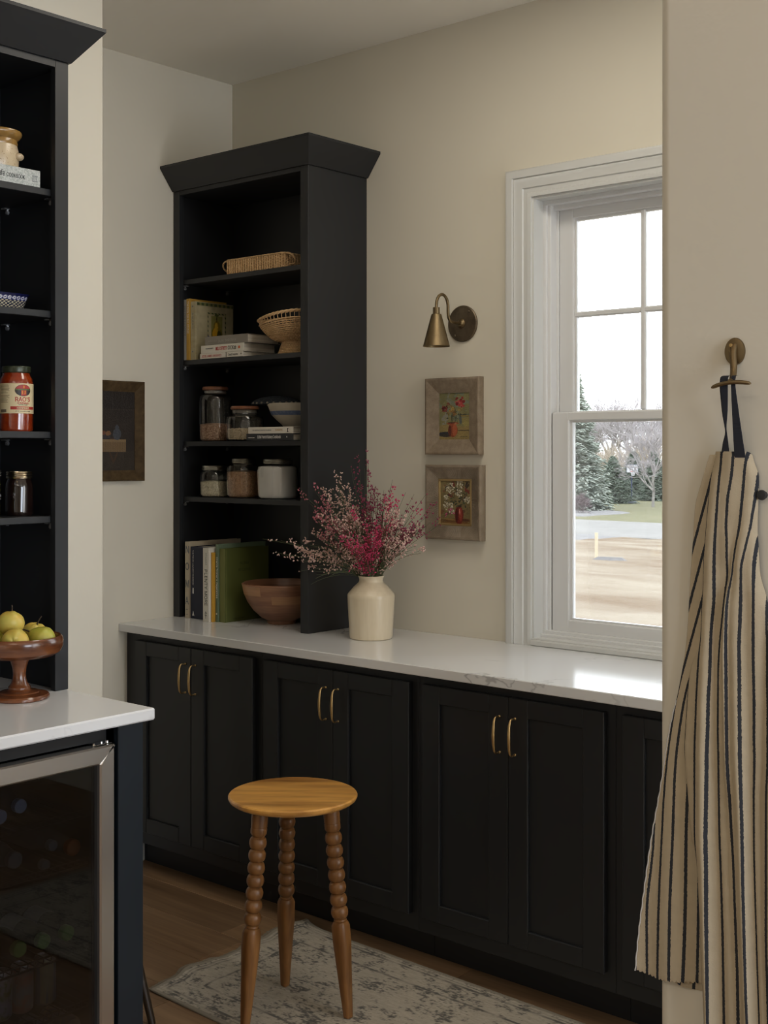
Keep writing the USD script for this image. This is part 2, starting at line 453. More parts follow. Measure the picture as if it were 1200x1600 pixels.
ls = obj("lower_sash", join(bx(lx0, hx0, ly0, ly1, lz0, lz1, .003), bx(hx1, lx1, ly0, ly1, lz0, lz1, .003), bx(hx0 - .002, hx1 + .002, ly0, ly1, hz1, lz1, .003), bx(hx0 - .002, hx1 + .002, ly0, ly1, lz0, hz0, .003),
    bx(hx0, hx0 + .009, ly0 + .009, ly1 - .004, hz0, hz1), bx(hx1 - .009, hx1, ly0 + .009, ly1 - .004, hz0, hz1), bx(hx0 + .009, hx1 - .009, ly0 + .010, ly1 - .005, hz1 - .006, hz1), bx(hx0 + .009, hx1 - .009, ly0 + .010, ly1 - .005, hz0, hz0 + .006)), sash_m, wn)
obj("pane", bx(hx0 + .002, hx1 - .002, .0765, .0795, hz0 + .001, hz1 - .001), pane_m, ls)
screen_m = usdkit.material(stage, "/World/Looks/insect_screen", {"t": ("transparent_bsdf", {"color": (1, 1, 1)}), "d": ("diffuse_bsdf", {"color": (.30, .30, .30)}), "m": ("mix_closure", {"fac": .12})},
                           [("t.BSDF", "m.closure1"), ("d.BSDF", "m.closure2")], surface="m.closure")
obj("insect_screen", bx(1.535, 2.385, .1385, .1395, .968, 1.68), screen_m, wn)
obj("screen_frame", join(bx(1.517, 1.54, .134, .146, .96, 1.69), bx(2.38, 2.402, .134, .146, .96, 1.69), bx(1.517, 2.402, .134, .146, .96, .975), bx(1.517, 2.402, .134, .146, 1.675, 1.69)), sash_m, wn)

for n, d in enumerate(UNSEEN_BANK):  # unseen copies of the window that let more sky light in
    p_ = "/World/window_%d" % (n + 2); used.add(p_)
    x = UsdGeom.Xform.Define(stage, p_)
    x.GetPrim().GetReferences().AddInternalReference(wn)
    x.GetOrderedXformOps()[0].Set(Gf.Vec3d(WX0 + d, 0, WZ0))
    x.GetPrim().SetInstanceable(True)
    tag(p_, None, None, None, "structure")

# ------------------------------------------------------------------ base cabinets and worktop
def handle(x, yf, z0, z1):
    c, h = (z0 + z1) / 2, (z1 - z0) / 2
    P = [(x, yf, c + h), (x, yf - .010, c + h), (x, yf - .020, c + h + .001), (x, yf - .027, c + h * .90), (x, yf - .031, c + h * .6), (x, yf - .033, c), (x, yf - .031, c - h * .6), (x, yf - .027, c - h * .90), (x, yf - .020, c - h - .001), (x, yf - .010, c - h), (x, yf, c - h)]
    p = smooth_path(P, 48)
    t = np.abs((p[:, 2] - c) / h)
    r = np.where(t > .93, .0027, .0027 + .0026 * np.sqrt(np.clip(1 - t / .97, 0, 1)))
    parts = [tube(p, r, 10)]
    for s in (-1, 1):
        parts.append(move(lathe([(0, -.004), (.0028, -.0035), (.0042, -.0012), (.0042, .0012), (.0028, .0035), (0, .004)], 12), (x, yf - .003, c + s * h)))
    return join(*parts)


YF, YD = -.533, -.553
cabs = [("far_left", -.0, .737, [(.072, .390, 1), (.392, .709, -1)], "black shaker base cabinet in the left corner under the bookcase and its cookbooks"),
        ("b", .737, 1.425, [(.765, 1.082, 1), (1.084, 1.400, -1)], "black shaker base cabinet directly behind the round wooden stool"),
        ("c", 1.425, 2.110, [(1.452, 1.768, 1), (1.770, 2.084, -1)], "black shaker base cabinet under the left half of the window"),
        ("d", 2.110, 2.800, [(2.139, 2.455, 1), (2.457, 2.772, -1)], "black shaker base cabinet mostly hidden by the hanging striped apron")]
for nm, x0, x1, doors, lab in cabs:
    c = thing("base_cabinet", lab, "cabinet", (x0, 0, 0), group="black base cabinets under the window")
    obj("cabinet_body", bx(x0 + .0005, x1 - .0005, YF, -.002, .10, .8835, .001), cab_m, c)
    obj("toe_kick", bx(x0 + .001, x1 - .001, -.455, -.03, 0, .0995), cab_m, c)
    for a, b, side in doors:
        s, r = .067, .053
        d = obj("door", join(bx(a, a + s, YD, YF, .150, .856, .0018), bx(b - s, b, YD, YF, .150, .856, .0018), bx(a + s - .0005, b - s + .0005, YD, YF, .856 - r, .856, .0018), bx(a + s - .0005, b - s + .0005, YD, YF, .150, .150 + r, .0018)), cab_m, c)
        obj("door_panel", bx(a + s - .004, b - s + .004, YD + .010, YF - .001, .150 + r - .004, .856 - r + .004), cab_m, d)
        hx = b - .026 if side > 0 else a + .026
        obj("handle", handle(hx, YD, .697, .799), brass_m, d, smooth=40, label="bowed brass pull")
ct = obj("countertop", bx(0.0005, 5.6, -.573, -.0005, .884, .914, .0022), quartz_m)
tag(ct, "long white quartz worktop with grey veins along the window wall", "countertop")

# ------------------------------------------------------------------ bookcases
def shelf_pin(x, y, z, dx, dy):
    """clear plastic support: peg, plate and rib"""
    return join(bx(x - .009 if not dx else min(x, x + dx * .018), x + .009 if not dx else max(x, x + dx * .018), y - .007 if not dy else min(y, y + dy * .018), y + .007 if not dy else max(y, y + dy * .018), z - .004, z - .0006, .0008),
                tube([(x, y, z - .012), (x + dx * .006, y + dy * .006, z - .012)], .006, 10), tube([(x + dx * .003, y + dy * .003, z - .004), (x + dx * .003, y + dy * .003, z - .017)], [.004, .0025], 8))


b1 = thing("bookcase", "tall black bookcase standing on the worktop in the room's back corner", "bookcase", (0.37, -.155, .914))
X0, X1, YB, ZB, ZT = .002, .738, -.31, .9145, 2.57
obj("side_panel", bx(X0, X0 + .019, YB + .02, -.001, ZB, ZT, .001), case_m, b1)
obj("side_panel", bx(X1 - .019, X1, YB + .001, -.001, ZB, ZT, .001), case_m, b1)
obj("back_panel", bx(X0 + .019, X1 - .019, -.010, -.001, ZB, ZT), case_m, b1)
obj("top_panel", bx(X0 + .019, X1 - .019, YB + .02, -.010, 2.553, ZT), case_m, b1)
obj("face_frame", join(bx(X0, X0 + .036, YB, YB + .020, ZB, ZT, .001), bx(X1 - .040, X1 - .0005, YB - .0005, YB + .020, ZB, ZT, .001), bx(X0 + .036, X1 - .040, YB, YB + .020, 2.553, ZT, .0005)), case_m, b1)


def crown(x0, x1, y0, y1, z0, z1, px0, px1, py0, py1):
    """solid flared crown: bottom rectangle grows by p* to the top, with a narrow upright fillet"""
    e = .006
    P = []
    for z, s, k in ((z0, 0, e), (z0 + .004, 0, e), (z1 - .009, 1, 0), (z1, 1, 0)):
        for x in (x0 - (px0 * s + k * (px0 > 0)), x1 + (px1 * s + k * (px1 > 0))):
            for y in (y0 - (py0 * s + k * (py0 > 0)), y1 + (py1 * s + k * (py1 > 0))):
                P.append((x, y, z))
    return hull(P)


obj("crown_molding", crown(X0, X1, YB, -.001, ZT, 2.660, 0, .067, .067, 0), case_m, b1)
SH = [2.226, 1.913, 1.597, 1.382]
for z in SH:
    s = obj("shelf", bx(X0 + .0195, X1 - .0195, YB + .004 if False else YB + .021, -.0105, z - .0185, z, .0012), case_m, b1)
    for px, dx in ((X0 + .0195, 1), (X1 - .0195, -1)):
        for py in (-.27, -.05):
            obj("shelf_pin", shelf_pin(px, py, z - .0188, dx, 0), pin_m, s)

b2 = thing("bookcase", "tall black bookcase cut off by the left edge, above the fruit bowl", "bookcase", (.82, -1.93, .914))
NX, NY1, NY0 = .979, -1.484, -2.40
z2 = 2.607
obj("side_panel", bx(.670, NX - .02, NY1 - .019, NY1, ZB, z2, .001), case_m, b2)
obj("side_panel", bx(.670, NX - .02, NY0, NY0 + .019, ZB, z2, .001), case_m, b2)
obj("back_panel", bx(.670, .679, NY0 + .019, NY1 - .019, ZB, z2), case_m, b2)
obj("top_panel", bx(.679, NX - .02, NY0 + .019, NY1 - .019, 2.59, z2), case_m, b2)
obj("face_frame", join(bx(NX - .02, NX, NY1 - .042, NY1, ZB, z2, .001), bx(NX - .02, NX, NY0, NY0 + .042, ZB, z2, .001), bx(NX - .02, NX, NY0 + .042, NY1 - .042, 2.588, z2, .0005)), case_m, b2)
obj("crown_molding", crown(.670, NX, NY0, NY1, z2, 2.702, 0, .070, .070, .073), case_m, b2)
SN = [2.263, 1.936, 1.611, 1.384]
for z in SN:
    s = obj("shelf", bx(.6795, NX - .0215, NY0 + .0195, NY1 - .0195, z - .0185, z, .0012), case_m, b2)
    for py, dy in ((NY1 - .0195, -1), (NY0 + .0195, 1)):
        for px in (.93, .72):
            obj("shelf_pin", shelf_pin(px, py, z - .0188, 0, dy), pin_m, s)

# ------------------------------------------------------------------ near worktop, end panel, fridge
ct2 = obj("countertop", bx(.6695, 1.354, -2.62, -1.4875, .884, .914, .004), quartz_m)
tag(ct2, "short white quartz worktop carrying the wooden fruit bowl", "countertop")
ep = thing("cabinet_end_panel", "dark blue painted end panel beside the glass-door fridge", "cabinet panel", (1.0, -1.54, 0))
obj("panel_face", bx(1.304, 1.324, -1.580, -1.503, 0, .8838, .0015), blue_m, ep)
obj("panel_side", bx(.672, 1.304, -1.523, -1.503, 0, .8838), blue_m, ep)
FY0, FY1, FX = -2.19, -1.588, 1.322
fr = thing("beverage_fridge", "under-counter drinks fridge with stainless framed glass door", "fridge", (1.0, -1.89, 0))
obj("fridge_cabinet", join(bx(.73, 1.285, FY0, FY0 + .025, .02, .868), bx(.73, 1.285, FY1 - .018, FY1, .02, .868), bx(.73, .75, FY0 + .025, FY1 - .018, .02, .868), bx(.75, 1.285, FY0 + .025, FY1 - .018, .84, .868), bx(.75, 1.285, FY0 + .025, FY1 - .018, .02, .09), bx(.78, 1.26, FY0 + .02, FY1 - .02, 0, .02)), black_plastic_m, fr)
w = .044
DZ0, DZ1 = .10, .836
cr = lambda pts: hull(pts)


def mitre_bar(y0, y1, z0, z1, which):
    x0, x1, c = FX - .034, FX, .004
    o = {"t": [(y0, z1), (y1, z1), (y1 - w, z1 - w), (y0 + w, z1 - w)], "b": [(y0, z0), (y1, z0), (y1 - w, z0 + w), (y0 + w, z0 + w)], "l": [(y0, z0), (y0, z1), (y0 + w, z1 - w), (y0 + w, z0 + w)], "r": [(y1, z0), (y1, z1), (y1 - w, z1 - w), (y1 - w, z0 + w)]}[which]
    ctr = np.mean(o, 0)
    P = [(x0, a, b) for a, b in o] + [(x1 - c, a, b) for a, b in o]
    P += [(x1, a + np.clip(ctr[0] - a, -c, c) * (which in "lr" or 0) , b + np.clip(ctr[1] - b, -c, c) * (which in "tb" or 0)) for a, b in o]
    return hull(P)


dr = obj("door_frame", join(*[mitre_bar(FY0, FY1, DZ0, DZ1, k) for k in "tblr"]), steel_m, fr)
smoke_m = usdkit.material(stage, "/World/Looks/smoked_door_glass", {"t": ("transparent_bsdf", {"color": (.47, .48, .50)}), "g": ("glossy_bsdf", {"color": (1, 1, 1), "roughness": 0.0}), "fr": ("fresnel", {"IOR": 1.45}), "m": ("mix_closure", {})},
                          [("fr.fac", "m.fac"), ("t.BSDF", "m.closure1"), ("g.BSDF", "m.closure2")], surface="m.closure")
obj("door_pane", bx(FX - .024, FX - .014, FY0 + w - .004, FY1 - w + .004, DZ0 + w - .004, DZ1 - w + .004), smoke_m, dr)
obj("gasket", join(bx(FX - .036, FX - .026, FY0 + .02, FY0 + w + .008, DZ0 + .02, DZ1 - .02), bx(FX - .036, FX - .026, FY1 - w - .008, FY1 - .02, DZ0 + .02, DZ1 - .02), bx(FX - .036, FX - .026, FY0 + .02, FY1 - .02, DZ1 - w - .008, DZ1 - .02)), black_plastic_m, dr)
obj("hinge", join(bx(1.27, 1.316, FY1 - .052, FY1 - .004, .838, .8405, .0008), tube([(1.305, FY1 - .012, .8355), (1.305, FY1 - .012, .845)], .0045, 12), tube([(1.300, FY1 - .026, .8405), (1.300, FY1 - .026, .8432)], .0035, 12), bx(1.296, 1.308, FY1 - .056, FY1 - .050, .836, .844, .001)), chrome_m, fr)
wire_m = mat("black_wire", (.035, .035, .037), .3, .6)
for z in (.655, .535, .325, .185):
    W = [tube([(1.262, FY0 + .03, z), (1.262, FY1 - .022, z)], .003, 6), tube([(1.262, FY0 + .03, z + .016), (1.262, FY1 - .022, z + .016)], .0022, 6), tube([(.78, FY0 + .03, z), (.78, FY1 - .022, z)], .003, 6)]
    for k in range(25):
        y = FY0 + .04 + k * (FY1 - FY0 - .075) / 24
        W.append(tube([(.775, y, z + .003), (1.262, y, z + .003), (1.265, y, z + .016)], .0016, 5))
    obj("wire_rack", join(*W), wire_m, fr)
# bottles and cans lying on the racks, caps to the door (rack wires are .006 high)
def bottle(name, label, y, z, r, rc, capcol, body_m, xcap=1.235, length=.20, bandcol=None):
    b = thing(name, label, "bottle", (xcap - length, y, z), group="drinks in the fridge")
    prof = [(0, 0), (r * .9, 0), (r, .006), (r, length * .55), (r * .96, length * .62), (rc * .9, length * .86), (rc * .85, length - .016), (0, length - .016)]
    M = [[0, 0, 1], [0, 1, 0], [-1, 0, 0]]
    obj("bottle_body", move(lathe(prof, 24), (xcap - length, y, z), M=M), body_m, b, smooth=40)
    if bandcol is not None: obj("band", move(lathe([(r + .0003, length * .15), (r + .0008, length * .15), (r + .0008, length * .5), (r + .0003, length * .5)], 24), (xcap - length, y, z), M=M), bandcol, b, smooth=40)
    obj("bottle_cap", move(lathe([(rc, length - .018), (rc, length - .002), (rc * .9, length), (rc * .55, length), (rc * .5, length - .001), (0, length - .001)], 24), (xcap - length, y, z), M=M), capcol, b, smooth=35)
    return b


clearp_m = mat("clear_bottle", (.10, .12, .13), .1, transmission_weight=.55, ior=1.33)
dark_bottle_m = mat("dark_bottle", (.03, .022, .018), .15)
grey_bottle_m = mat("grey_bottle", (.09, .10, .10), .35)
bluecap_m = mat("pale_blue_cap", (.38, .46, .62), .4); greycap_m = mat("grey_cap", (.20, .22, .22), .35, .3); orangecap_m = mat("orange_cap", (.55, .15, .03), .4); greencap_m = mat("green_cap", (.17, .33, .05), .4); blueband_m = mat("blue_band", (.05, .13, .30), .5)
paleband_m = mat("pale_band", (.26, .25, .25), .5)
bottle("water_bottle", "ribbed clear water bottle with blue band lying on the fridge's top rack", -1.775, .6985, .034, .017, bluecap_m, clearp_m, 1.20, .21, blueband_m)
bottle("water_bottle", "water bottle with pale blue cap at the left end of the top rack", -1.858, .6985, .033, .0168, bluecap_m, clearp_m, 1.245, .2, blueband_m)
bottle("drink_bottle", "drink bottle with the upper of two grey caps on the second rack", -1.697, .589, .026, .0135, greycap_m, clearp_m, 1.22, .2)
bottle("drink_bottle", "fat grey bottle lying left of the two grey caps on the second rack", -1.790, .5715, .030, .020, greycap_m, grey_bottle_m, 1.20, .17)
bottle("drink_bottle", "small dark bottle with the lower grey cap on the second rack", -1.738, .5575, .018, .0126, greycap_m, dark_bottle_m, 1.25, .17)
bottle("drink_bottle", "clear ribbed bottle with orange cap at the right of the second rack", -1.640, .572, .0275, .0205, orangecap_m, clearp_m, 1.225, .2)
for nm, y in (("leftmost", -1.800), ("middle", -1.733), ("rightmost", -1.664)):
    bottle("juice_bottle", "dark juice bottle, %s of the three with green caps on the third rack" % nm, y, .368, .032, .0185, greencap_m, dark_bottle_m, 1.235, .18, paleband_m)


def can(label, y, x, z, lying, m):
    c = thing("drink_can", label, "can", (x, y, z), group="cans in the fridge")
    r, h = .029, .115
    prof = [(0, 0), (r * .75, 0), (r, .008), (r, h - .012), (r * .82, h - .002)]
    lid = [(r * .82, h - .002), (r * .80, h), (r * .74, h), (r * .72, h - .004), (0, h - .004)]
    M = [[0, 0, 1], [0, 1, 0], [-1, 0, 0]] if lying else None
    obj("can_body", move(lathe(prof, 28), (x, y, z), M=M), m, c, smooth=40)
    obj("can_lid", move(lathe(lid, 28), (x, y, z), M=M), steel_m, c, smooth=40)


can1_m = mat("pale_printed_can", (.30, .30, .33), .3, .4, vary=((40, 40, 40), (.16, .18, .06), .45, .6))
can2_m = mat("red_printed_can", (.25, .24, .22), .3, .4, vary=((30, 30, 30), (.35, .09, .05), .45, .6))
can3_m = mat("striped_can", (.14, .16, .20), .3, .4, vary=((60, 60, 4), (.35, .30, .16), .5, .6))
can("pale can with yellow print standing at the left of the fridge's lower rack", -1.815, 1.17, .190, False, can1_m)
can("can with red and green print standing between the pale and the striped cans", -1.755, 1.17, .190, False, can2_m)
can("dark can with blue and cream stripes, rightmost of the standing cans", -1.690, 1.17, .190, False, can3_m)
can("silver can lying at the bottom of the fridge, left of its neighbour", -1.702, 1.105, .1195, True, can1_m)
can("silver can lying at the bottom right corner of the fridge", -1.639, 1.105, .1195, True, can3_m)

# ------------------------------------------------------------------ books
def cloth(name, col, rough=.6):
    return mat("book_" + name, col, rough)


def book(label, b, cover, stand=True, face="y", spine=None, group=None, pages=True):
    """b = (x0, x1, y0, y1, z0, z1). stand: spine faces -y, boards on the x sides; lying: spine faces -y, boards above and below. face "x": the spine faces +x"""
    x0, x1, y0, y1, z0, z1 = b
    k = thing("book", label, "book", ((x0 + x1) / 2, (y0 + y1) / 2, z0), group=group)
    t, i = .0022, .0035
    sp = spine or cover
    if stand:
        obj("front_cover", bx(x1 - t, x1, y0 + .001, y1, z0, z1, .0005), cover, k)
        obj("back_cover", bx(x0, x0 + t, y0 + .001, y1, z0, z1, .0005), cover, k)
        obj("spine", bx(x0 + .0004, x1 - .0004, y0, y0 + t, z0, z1, .0006), sp, k)
        obj("page_block", bx(x0 + t + .0002, x1 - t - .0002, y0 + t + .0002, y1 - i, z0 + i, z1 - i), pages_m, k)
    elif face == "y":
        obj("front_cover", bx(x0, x1, y0 + .001, y1, z1 - t, z1, .0005), cover, k)
        obj("back_cover", bx(x0, x1, y0 + .001, y1, z0, z0 + t, .0005), cover, k)
        obj("spine", bx(x0, x1, y0, y0 + t, z0 + .0004, z1 - .0004, .0006), sp, k)
        obj("page_block", bx(x0 + i, x1 - i, y0 + t + .0002, y1 - i, z0 + t + .0002, z1 - t - .0002), pages_m, k)
    else:
        obj("front_cover", bx(x0, x1 - .001, y0, y1, z1 - t, z1, .0005), cover, k)
        obj("back_cover", bx(x0, x1 - .001, y0, y1, z0, z0 + t, .0005), cover, k)
        obj("spine", bx(x1 - t, x1, y0, y1, z0 + .0004, z1 - .0004, .0006), sp, k)
        obj("page_block", bx(x0 + i, x1 - t - .0002, y0 + i, y1 - i, z0 + t + .0002, z1 - t - .0002), pages_m, k)
    return k


def spine_text(k, s, h, x, y, ztop, m, width=None, name="lettering"):
    """title running down a standing spine"""
    return obj(name, text(s, h, (x, y, ztop), (0, 0, -1), (1, 0, 0), width=width), m, k)


def flat_text(k, s, h, x, y, z, m, width=None, bold=False):
    return obj("lettering", text(s, h, (x, y, z), (1, 0, 0), (0, 0, 1), width=width, bold=bold), m, k)


grey_ink_m = mat("grey_ink", (.16, .17, .18), .6)
gold_ink_m = mat("gold_ink", (.40, .24, .07), .5)
cream_c, navy_c, white_c = cloth("cream", (.52, .45, .34)), cloth("navy", (.012, .016, .038)), cloth("white", (.68, .65, .58))
yellow_c, teal_c, green_c = cloth("yellow", (.56, .30, .03)), cloth("grey_green", (.12, .17, .11)), cloth("olive", (.082, .096, .020))
greenspine_c = cloth("olive_spine", (.15, .165, .045))
silver_c, taupe_c, pale_c, blackbook_c, gold_c = cloth("silver", (.34, .34, .35)), cloth("taupe", (.24, .215, .185)), cloth("offwhite", (.70, .66, .59)), cloth("charcoal", (.022, .025, .03)), cloth("mustard", (.50, .29, .045))
marble_c = mat("book_speckled", (.52, .54, .52), .5, vary=((220, 220, 220), (.33, .36, .34), .42, .6))
G1, G2, G3 = "cookbooks standing on the worktop", "books on the second shelf", "books on the jar shelf"
z0 = .9142
k = book("cream cookbook with NOMA in big grey capitals down its spine", (.064, .089, -.305, -.035, z0, z0 + .294), cream_c, group=G1)
for ch, z in zip("NOMA", (1.165, 1.100, 1.033, .968)):
    flat_text(k, ch, .0275, .0660, -.3053, z, grey_ink_m, width=.021, bold=True)
flat_text(k, "RENE", .004, .069, -.3051, .945, grey_ink_m); flat_text(k, "2018", .004, .069, -.3051, .926, grey_ink_m)
k = book("navy blue cookbook between the NOMA spine and the white PLENTY MORE", (.093, .168, -.300, -.06, z0, z0 + .277), navy_c, group=G1)
spine_text(k, "THE FRENCH LAUNDRY COOKBOOK", .0055, .104, -.3001, 1.178, white_ink_m, width=.135)
obj("emblem", bx(.104, .111, -.3005, -.300, 1.010, 1.032), white_ink_m, k)
obj("emblem", (move(ext(Polygon([(0, 0), (.012, 0), (.006, .018)]), .0005), (.102, -.300, .925), M=[[1, 0, 0], [0, 0, -1], [0, 1, 0]])), white_ink_m, k)
k = book("white cookbook with PLENTY MORE in black letters on its spine", (.204, .238, -.335, -.115, z0, z0 + .279), white_c, group=G1)
spine_text(k, "PLENTY MORE", .0155, .2135, -.3351, 1.113, black_ink_m, width=.136)
spine_text(k, "OTTOLENGHI", .005, .2195, -.3351, 1.175, grey_ink_m, width=.045)
obj("emblem", join(*[tube([(.221 + .006 * math.cos(a), -.3352, .943 + .006 * math.sin(a)) for a in np.linspace(q, q + 2.4, 8)], .0009, 5) for q in (0.3, 3.4)] + [bx(.2203, .2217, -.3356, -.335, .926, .955)]), black_ink_m, k)
k = book("thin yellow cookbook squeezed behind the PLENTY MORE spine", (.2395, .2475, -.325, -.115, z0, z0 + .262), yellow_c, group=G1)
k = book("grey green cookbook with white lettering beside the big olive one", (.249, .263, -.312, -.065, z0, z0 + .293), teal_c, group=G1)
spine_text(k, "Charlie Trotter's Vegetables", .008, .2545, -.3121, 1.160, white_ink_m, width=.155)
obj("emblem", move(lathe([(0, 0), (.0035, 0), (.0035, .0004), (0, .0004)], 12), (.256, -.3121, .945), M=[[1, 0, 0], [0, 0, -1], [0, 1, 0]]), white_ink_m, k)
k = book("large olive green cookbook showing its front cover, beside the wooden bowl", (.2645, .295, -.305, -.078, z0, z0 + .277), green_c, spine=greenspine_c, group=G1)
obj("hinge_groove", bx(.2945, .2955, -.298, -.2955, z0 + .002, z0 + .275), greenspine_c, k)
dark_green_m = mat("debossed_green", (.03, .042, .008), .5)
for s, z in (("NOMA", 1.128), ("RECIPES", 1.103)):
    obj("lettering", text(s, .011, (.2951, -.205, z), (0, 1, 0), (0, 0, 1), center=True), dark_green_m, k)
obj("lettering", text("RENE REDZEPI", .006, (.2951, -.235, .922), (0, 1, 0), (0, 0, 1), center=True), dark_green_m, k)

zs = 1.9132
k = book("slim silver book at the left end of the second shelf", (.0395, .0445 + .010, -.290, -.10, zs, zs + .236), silver_c, group=G2)
spine_text(k, "BEFORE DINNER", .008, .0430, -.2901, 2.125, grey_ink_m, width=.115)
k = book("mustard yellow cookbook between the silver and the pear covered one", (.0555, .0755, -.290, -.10, zs, zs + .238), gold_c, group=G2)
spine_text(k, "The Daily Garden Kitchen", .0085, .0615, -.2901, 2.142, pale_c, width=.125)


def grid_panel(o, ux, uy, w, h, nx, ny, fn, d=.0004):
    """printed rectangle: (mesh, colours); o lower left corner; ux, uy unit vectors"""
    X, Y = np.meshgrid(np.linspace(0, 1, nx), np.linspace(0, 1, ny))
    col = fn(X * w, Y * h)
    ux, uy = np.array(ux, float), np.array(uy, float); n = np.cross(ux, uy)
    P = np.array(o) + X[..., None] * w * ux + Y[..., None] * h * uy + d * n
    return sheet(P, -d * n), np.vstack([col.reshape(-1, 3)] * 2)


def lerp_noise(X, Y, s, seed):
    return meshkit.fbm(np.stack([X * s, Y * s, np.zeros_like(X)], -1), 3, seed)


def dab(col, X, Y, cx, cy, rx, ry, c, ang=0, seed=0, rag=.35, freq=90.0, mixv=1.0):
    """one brush mark: a ragged ellipse laid over the picture"""
    ca, sa = math.cos(ang), math.sin(ang)
    x, y = X - cx, Y - cy
    u, v = (x * ca + y * sa) / rx, (-x * sa + y * ca) / ry
    m = (u * u + v * v) < 1 + rag * 2 * (lerp_noise(X, Y, freq, seed) - .5)
    col[m] = col[m] * (1 - mixv) + np.array(S(*c)) * mixv


pear_c = mat("book_pear_cloth", (.42, .37, .24), .6, vary=((25, 25, 60), (.34, .29, .17), .35, .7))
k = book("square cookbook with a pear painted on its pale cover, on the second shelf", (.0765, .104, -.287, -.090, zs, zs + .226), pear_c, group=G2)


def pear_cover(X, Y):
    w, h = X.max(), Y.max()
    col = np.empty(X.shape + (3,)); col[:] = S(170, 160, 130)
    col *= (.85 + .3 * lerp_noise(X, Y, 60, 4))[..., None]
    edge = (Y > h - .012)
    col[edge & (((X * 90).astype(int)) % 2 == 0)] = S(60, 75, 45)
    col[edge & (((X * 90).astype(int)) % 2 == 1)] = S(120, 120, 70)
    fx0, fx1, fy0, fy1 = .052, .148, .045, .185
    fr_ = (X > fx0) & (X < fx1) & (Y > fy0) & (Y < fy1)
    inn = (X > fx0 + .006) & (X < fx1 - .006) & (Y > fy0 + .006) & (Y < fy1 - .006)
    chk = (((X + Y) * 110).astype(int) % 2 == 0)
    col[fr_ & ~inn & chk] = S(45, 60, 40); col[fr_ & ~inn & ~chk] = S(150, 145, 100)
    mid = (X > .072) & (X < .130) & (Y > .03) & (Y < .172)
    col[mid] = np.array(S(128, 125, 70)) * (.8 + .4 * lerp_noise(X, Y, 80, 9))[mid][:, None]
    for n, (cx, cy, rx, ry, c) in enumerate([(.101, .100, .029, .031, (105, 92, 25)), (.101, .130, .018, .025, (120, 102, 30)), (.094, .103, .016, .023, (185, 140, 32)), (.098, .130, .008, .018, (180, 145, 48)), (.113, .095, .012, .022, (60, 60, 22)), (.100, .162, .0024, .016, (50, 42, 26)), (.058, .088, .005, .005, (60, 70, 130)), (.139, .082, .005, .005, (130, 50, 40)), (.100, .176, .012, .004, (70, 80, 40))]):
        dab(col, X, Y, cx, cy, rx, ry, c, 0, n, .15)
    return col


g, c = grid_panel((.1040, -.277, zs + .003), (0, 1, 0), (0, 0, 1), .185, .220, 90, 110, pear_cover)
obj("cover_print", g, print_m, k, color=c)
obj("lettering", join(*[text(ch, .010, (.0905, -.2872, 2.085 - .013 * n), (1, 0, 0), (0, 0, 1), center=True) for n, ch in enumerate("PEARS")]), grey_ink_m, k)
for z in (2.120, 1.945): obj("spine_ornament", move(lathe([(0, 0), (.0035, 0), (.0035, .0004), (0, .0004)], 10), (.090, -.2872, z), M=[[1, 0, 0], [0, 0, -1], [0, 1, 0]]), grey_ink_m, k)
k = book("thin white book with red title, bottom left of the lying stack", (.135, .281, -.290, -.125, zs, zs + .0195), pale_c, False, group=G2)
flat_text(k, "JESSE JAMES DESSERTS", .0085, .146, -.2901, 1.9185, red_ink_m, width=.112)
k = book("thin white book with black script title, bottom right of the lying stack", (.286, .378, -.290, -.125, zs, zs + .0195), pale_c, False, group=G2)
flat_text(k, "Good Seasons", .009, .297, -.2901, 1.9185, black_ink_m, width=.052)
flat_text(k, "*", .012, .362, -.2901, 1.915, black_ink_m)
z1 = zs + .0197
k = book("white cookbook with MILK STREET COOKISH title in the lying stack", (.141, .382, -.290, -.125, z1, z1 + .031), white_c, False, group=G2)
flat_text(k, "CHRISTOPHER KIMBALL'S", .0042, .168, -.2901, z1 + .016, grey_ink_m, width=.045)
flat_text(k, "MILK STREET", .0125, .225, -.2901, z1 + .0095, red_ink_m, width=.062, bold=True)
flat_text(k, "COOKish", .0145, .294, -.2901, z1 + .009, black_ink_m, width=.046)
obj("emblem", move(lathe([(0, 0), (.0055, 0), (.0055, .0004), (0, .0004)], 16), (.357, -.2901, z1 + .0155), M=[[1, 0, 0], [0, 0, -1], [0, 1, 0]]), mat("orange_ink", (.60, .12, .03), .5), k)
z1 += .0312
k = book("grey taupe cookbook lying on top of the second shelf's stack", (.160, .399, -.286, -.120, z1, z1 + .033), taupe_c, False, group=G2)
flat_text(k, "pure delicious", .0105, .235, -.2861, z1 + .0095, mat("pale_taupe_ink", (.36, .33, .29), .5), width=.10)
flat_text(k, "Heather Christo", .005, .178, -.2861, z1 + .013, mat("pale_taupe_ink_b", (.36, .33, .29), .5))
zb = 1.5972
k = book("black book with white script title under the white one beside the jars", (.392, .638, -.286, -.215, zb, zb + .026), blackbook_c, False, group=G3)
flat_text(k, "SUSAN HOLDING", .0035, .402, -.2861, zb + .010, white_ink_m, width=.034)
flat_text(k, "Little French Bakery Cookbook", .012, .452, -.2861, zb + .0085, white_ink_m, width=.122)
flat_text(k, "^", .012, .602, -.2861, zb + .005, white_ink_m)
k = book("white book lying on the black one in front of the striped bowl", (.402, .638, -.286, -.215, zb + .0262, zb + .0502), pale_c, False, group=G3)
flat_text(k, "THE MODERN COOKBOOK FOR BAKERS", .0045, .425, -.2861, zb + .0365, grey_ink_m, width=.10)
flat_text(k, "SUNDAYS", .006, .545, -.2861, zb + .036, gold_ink_m, width=.038)
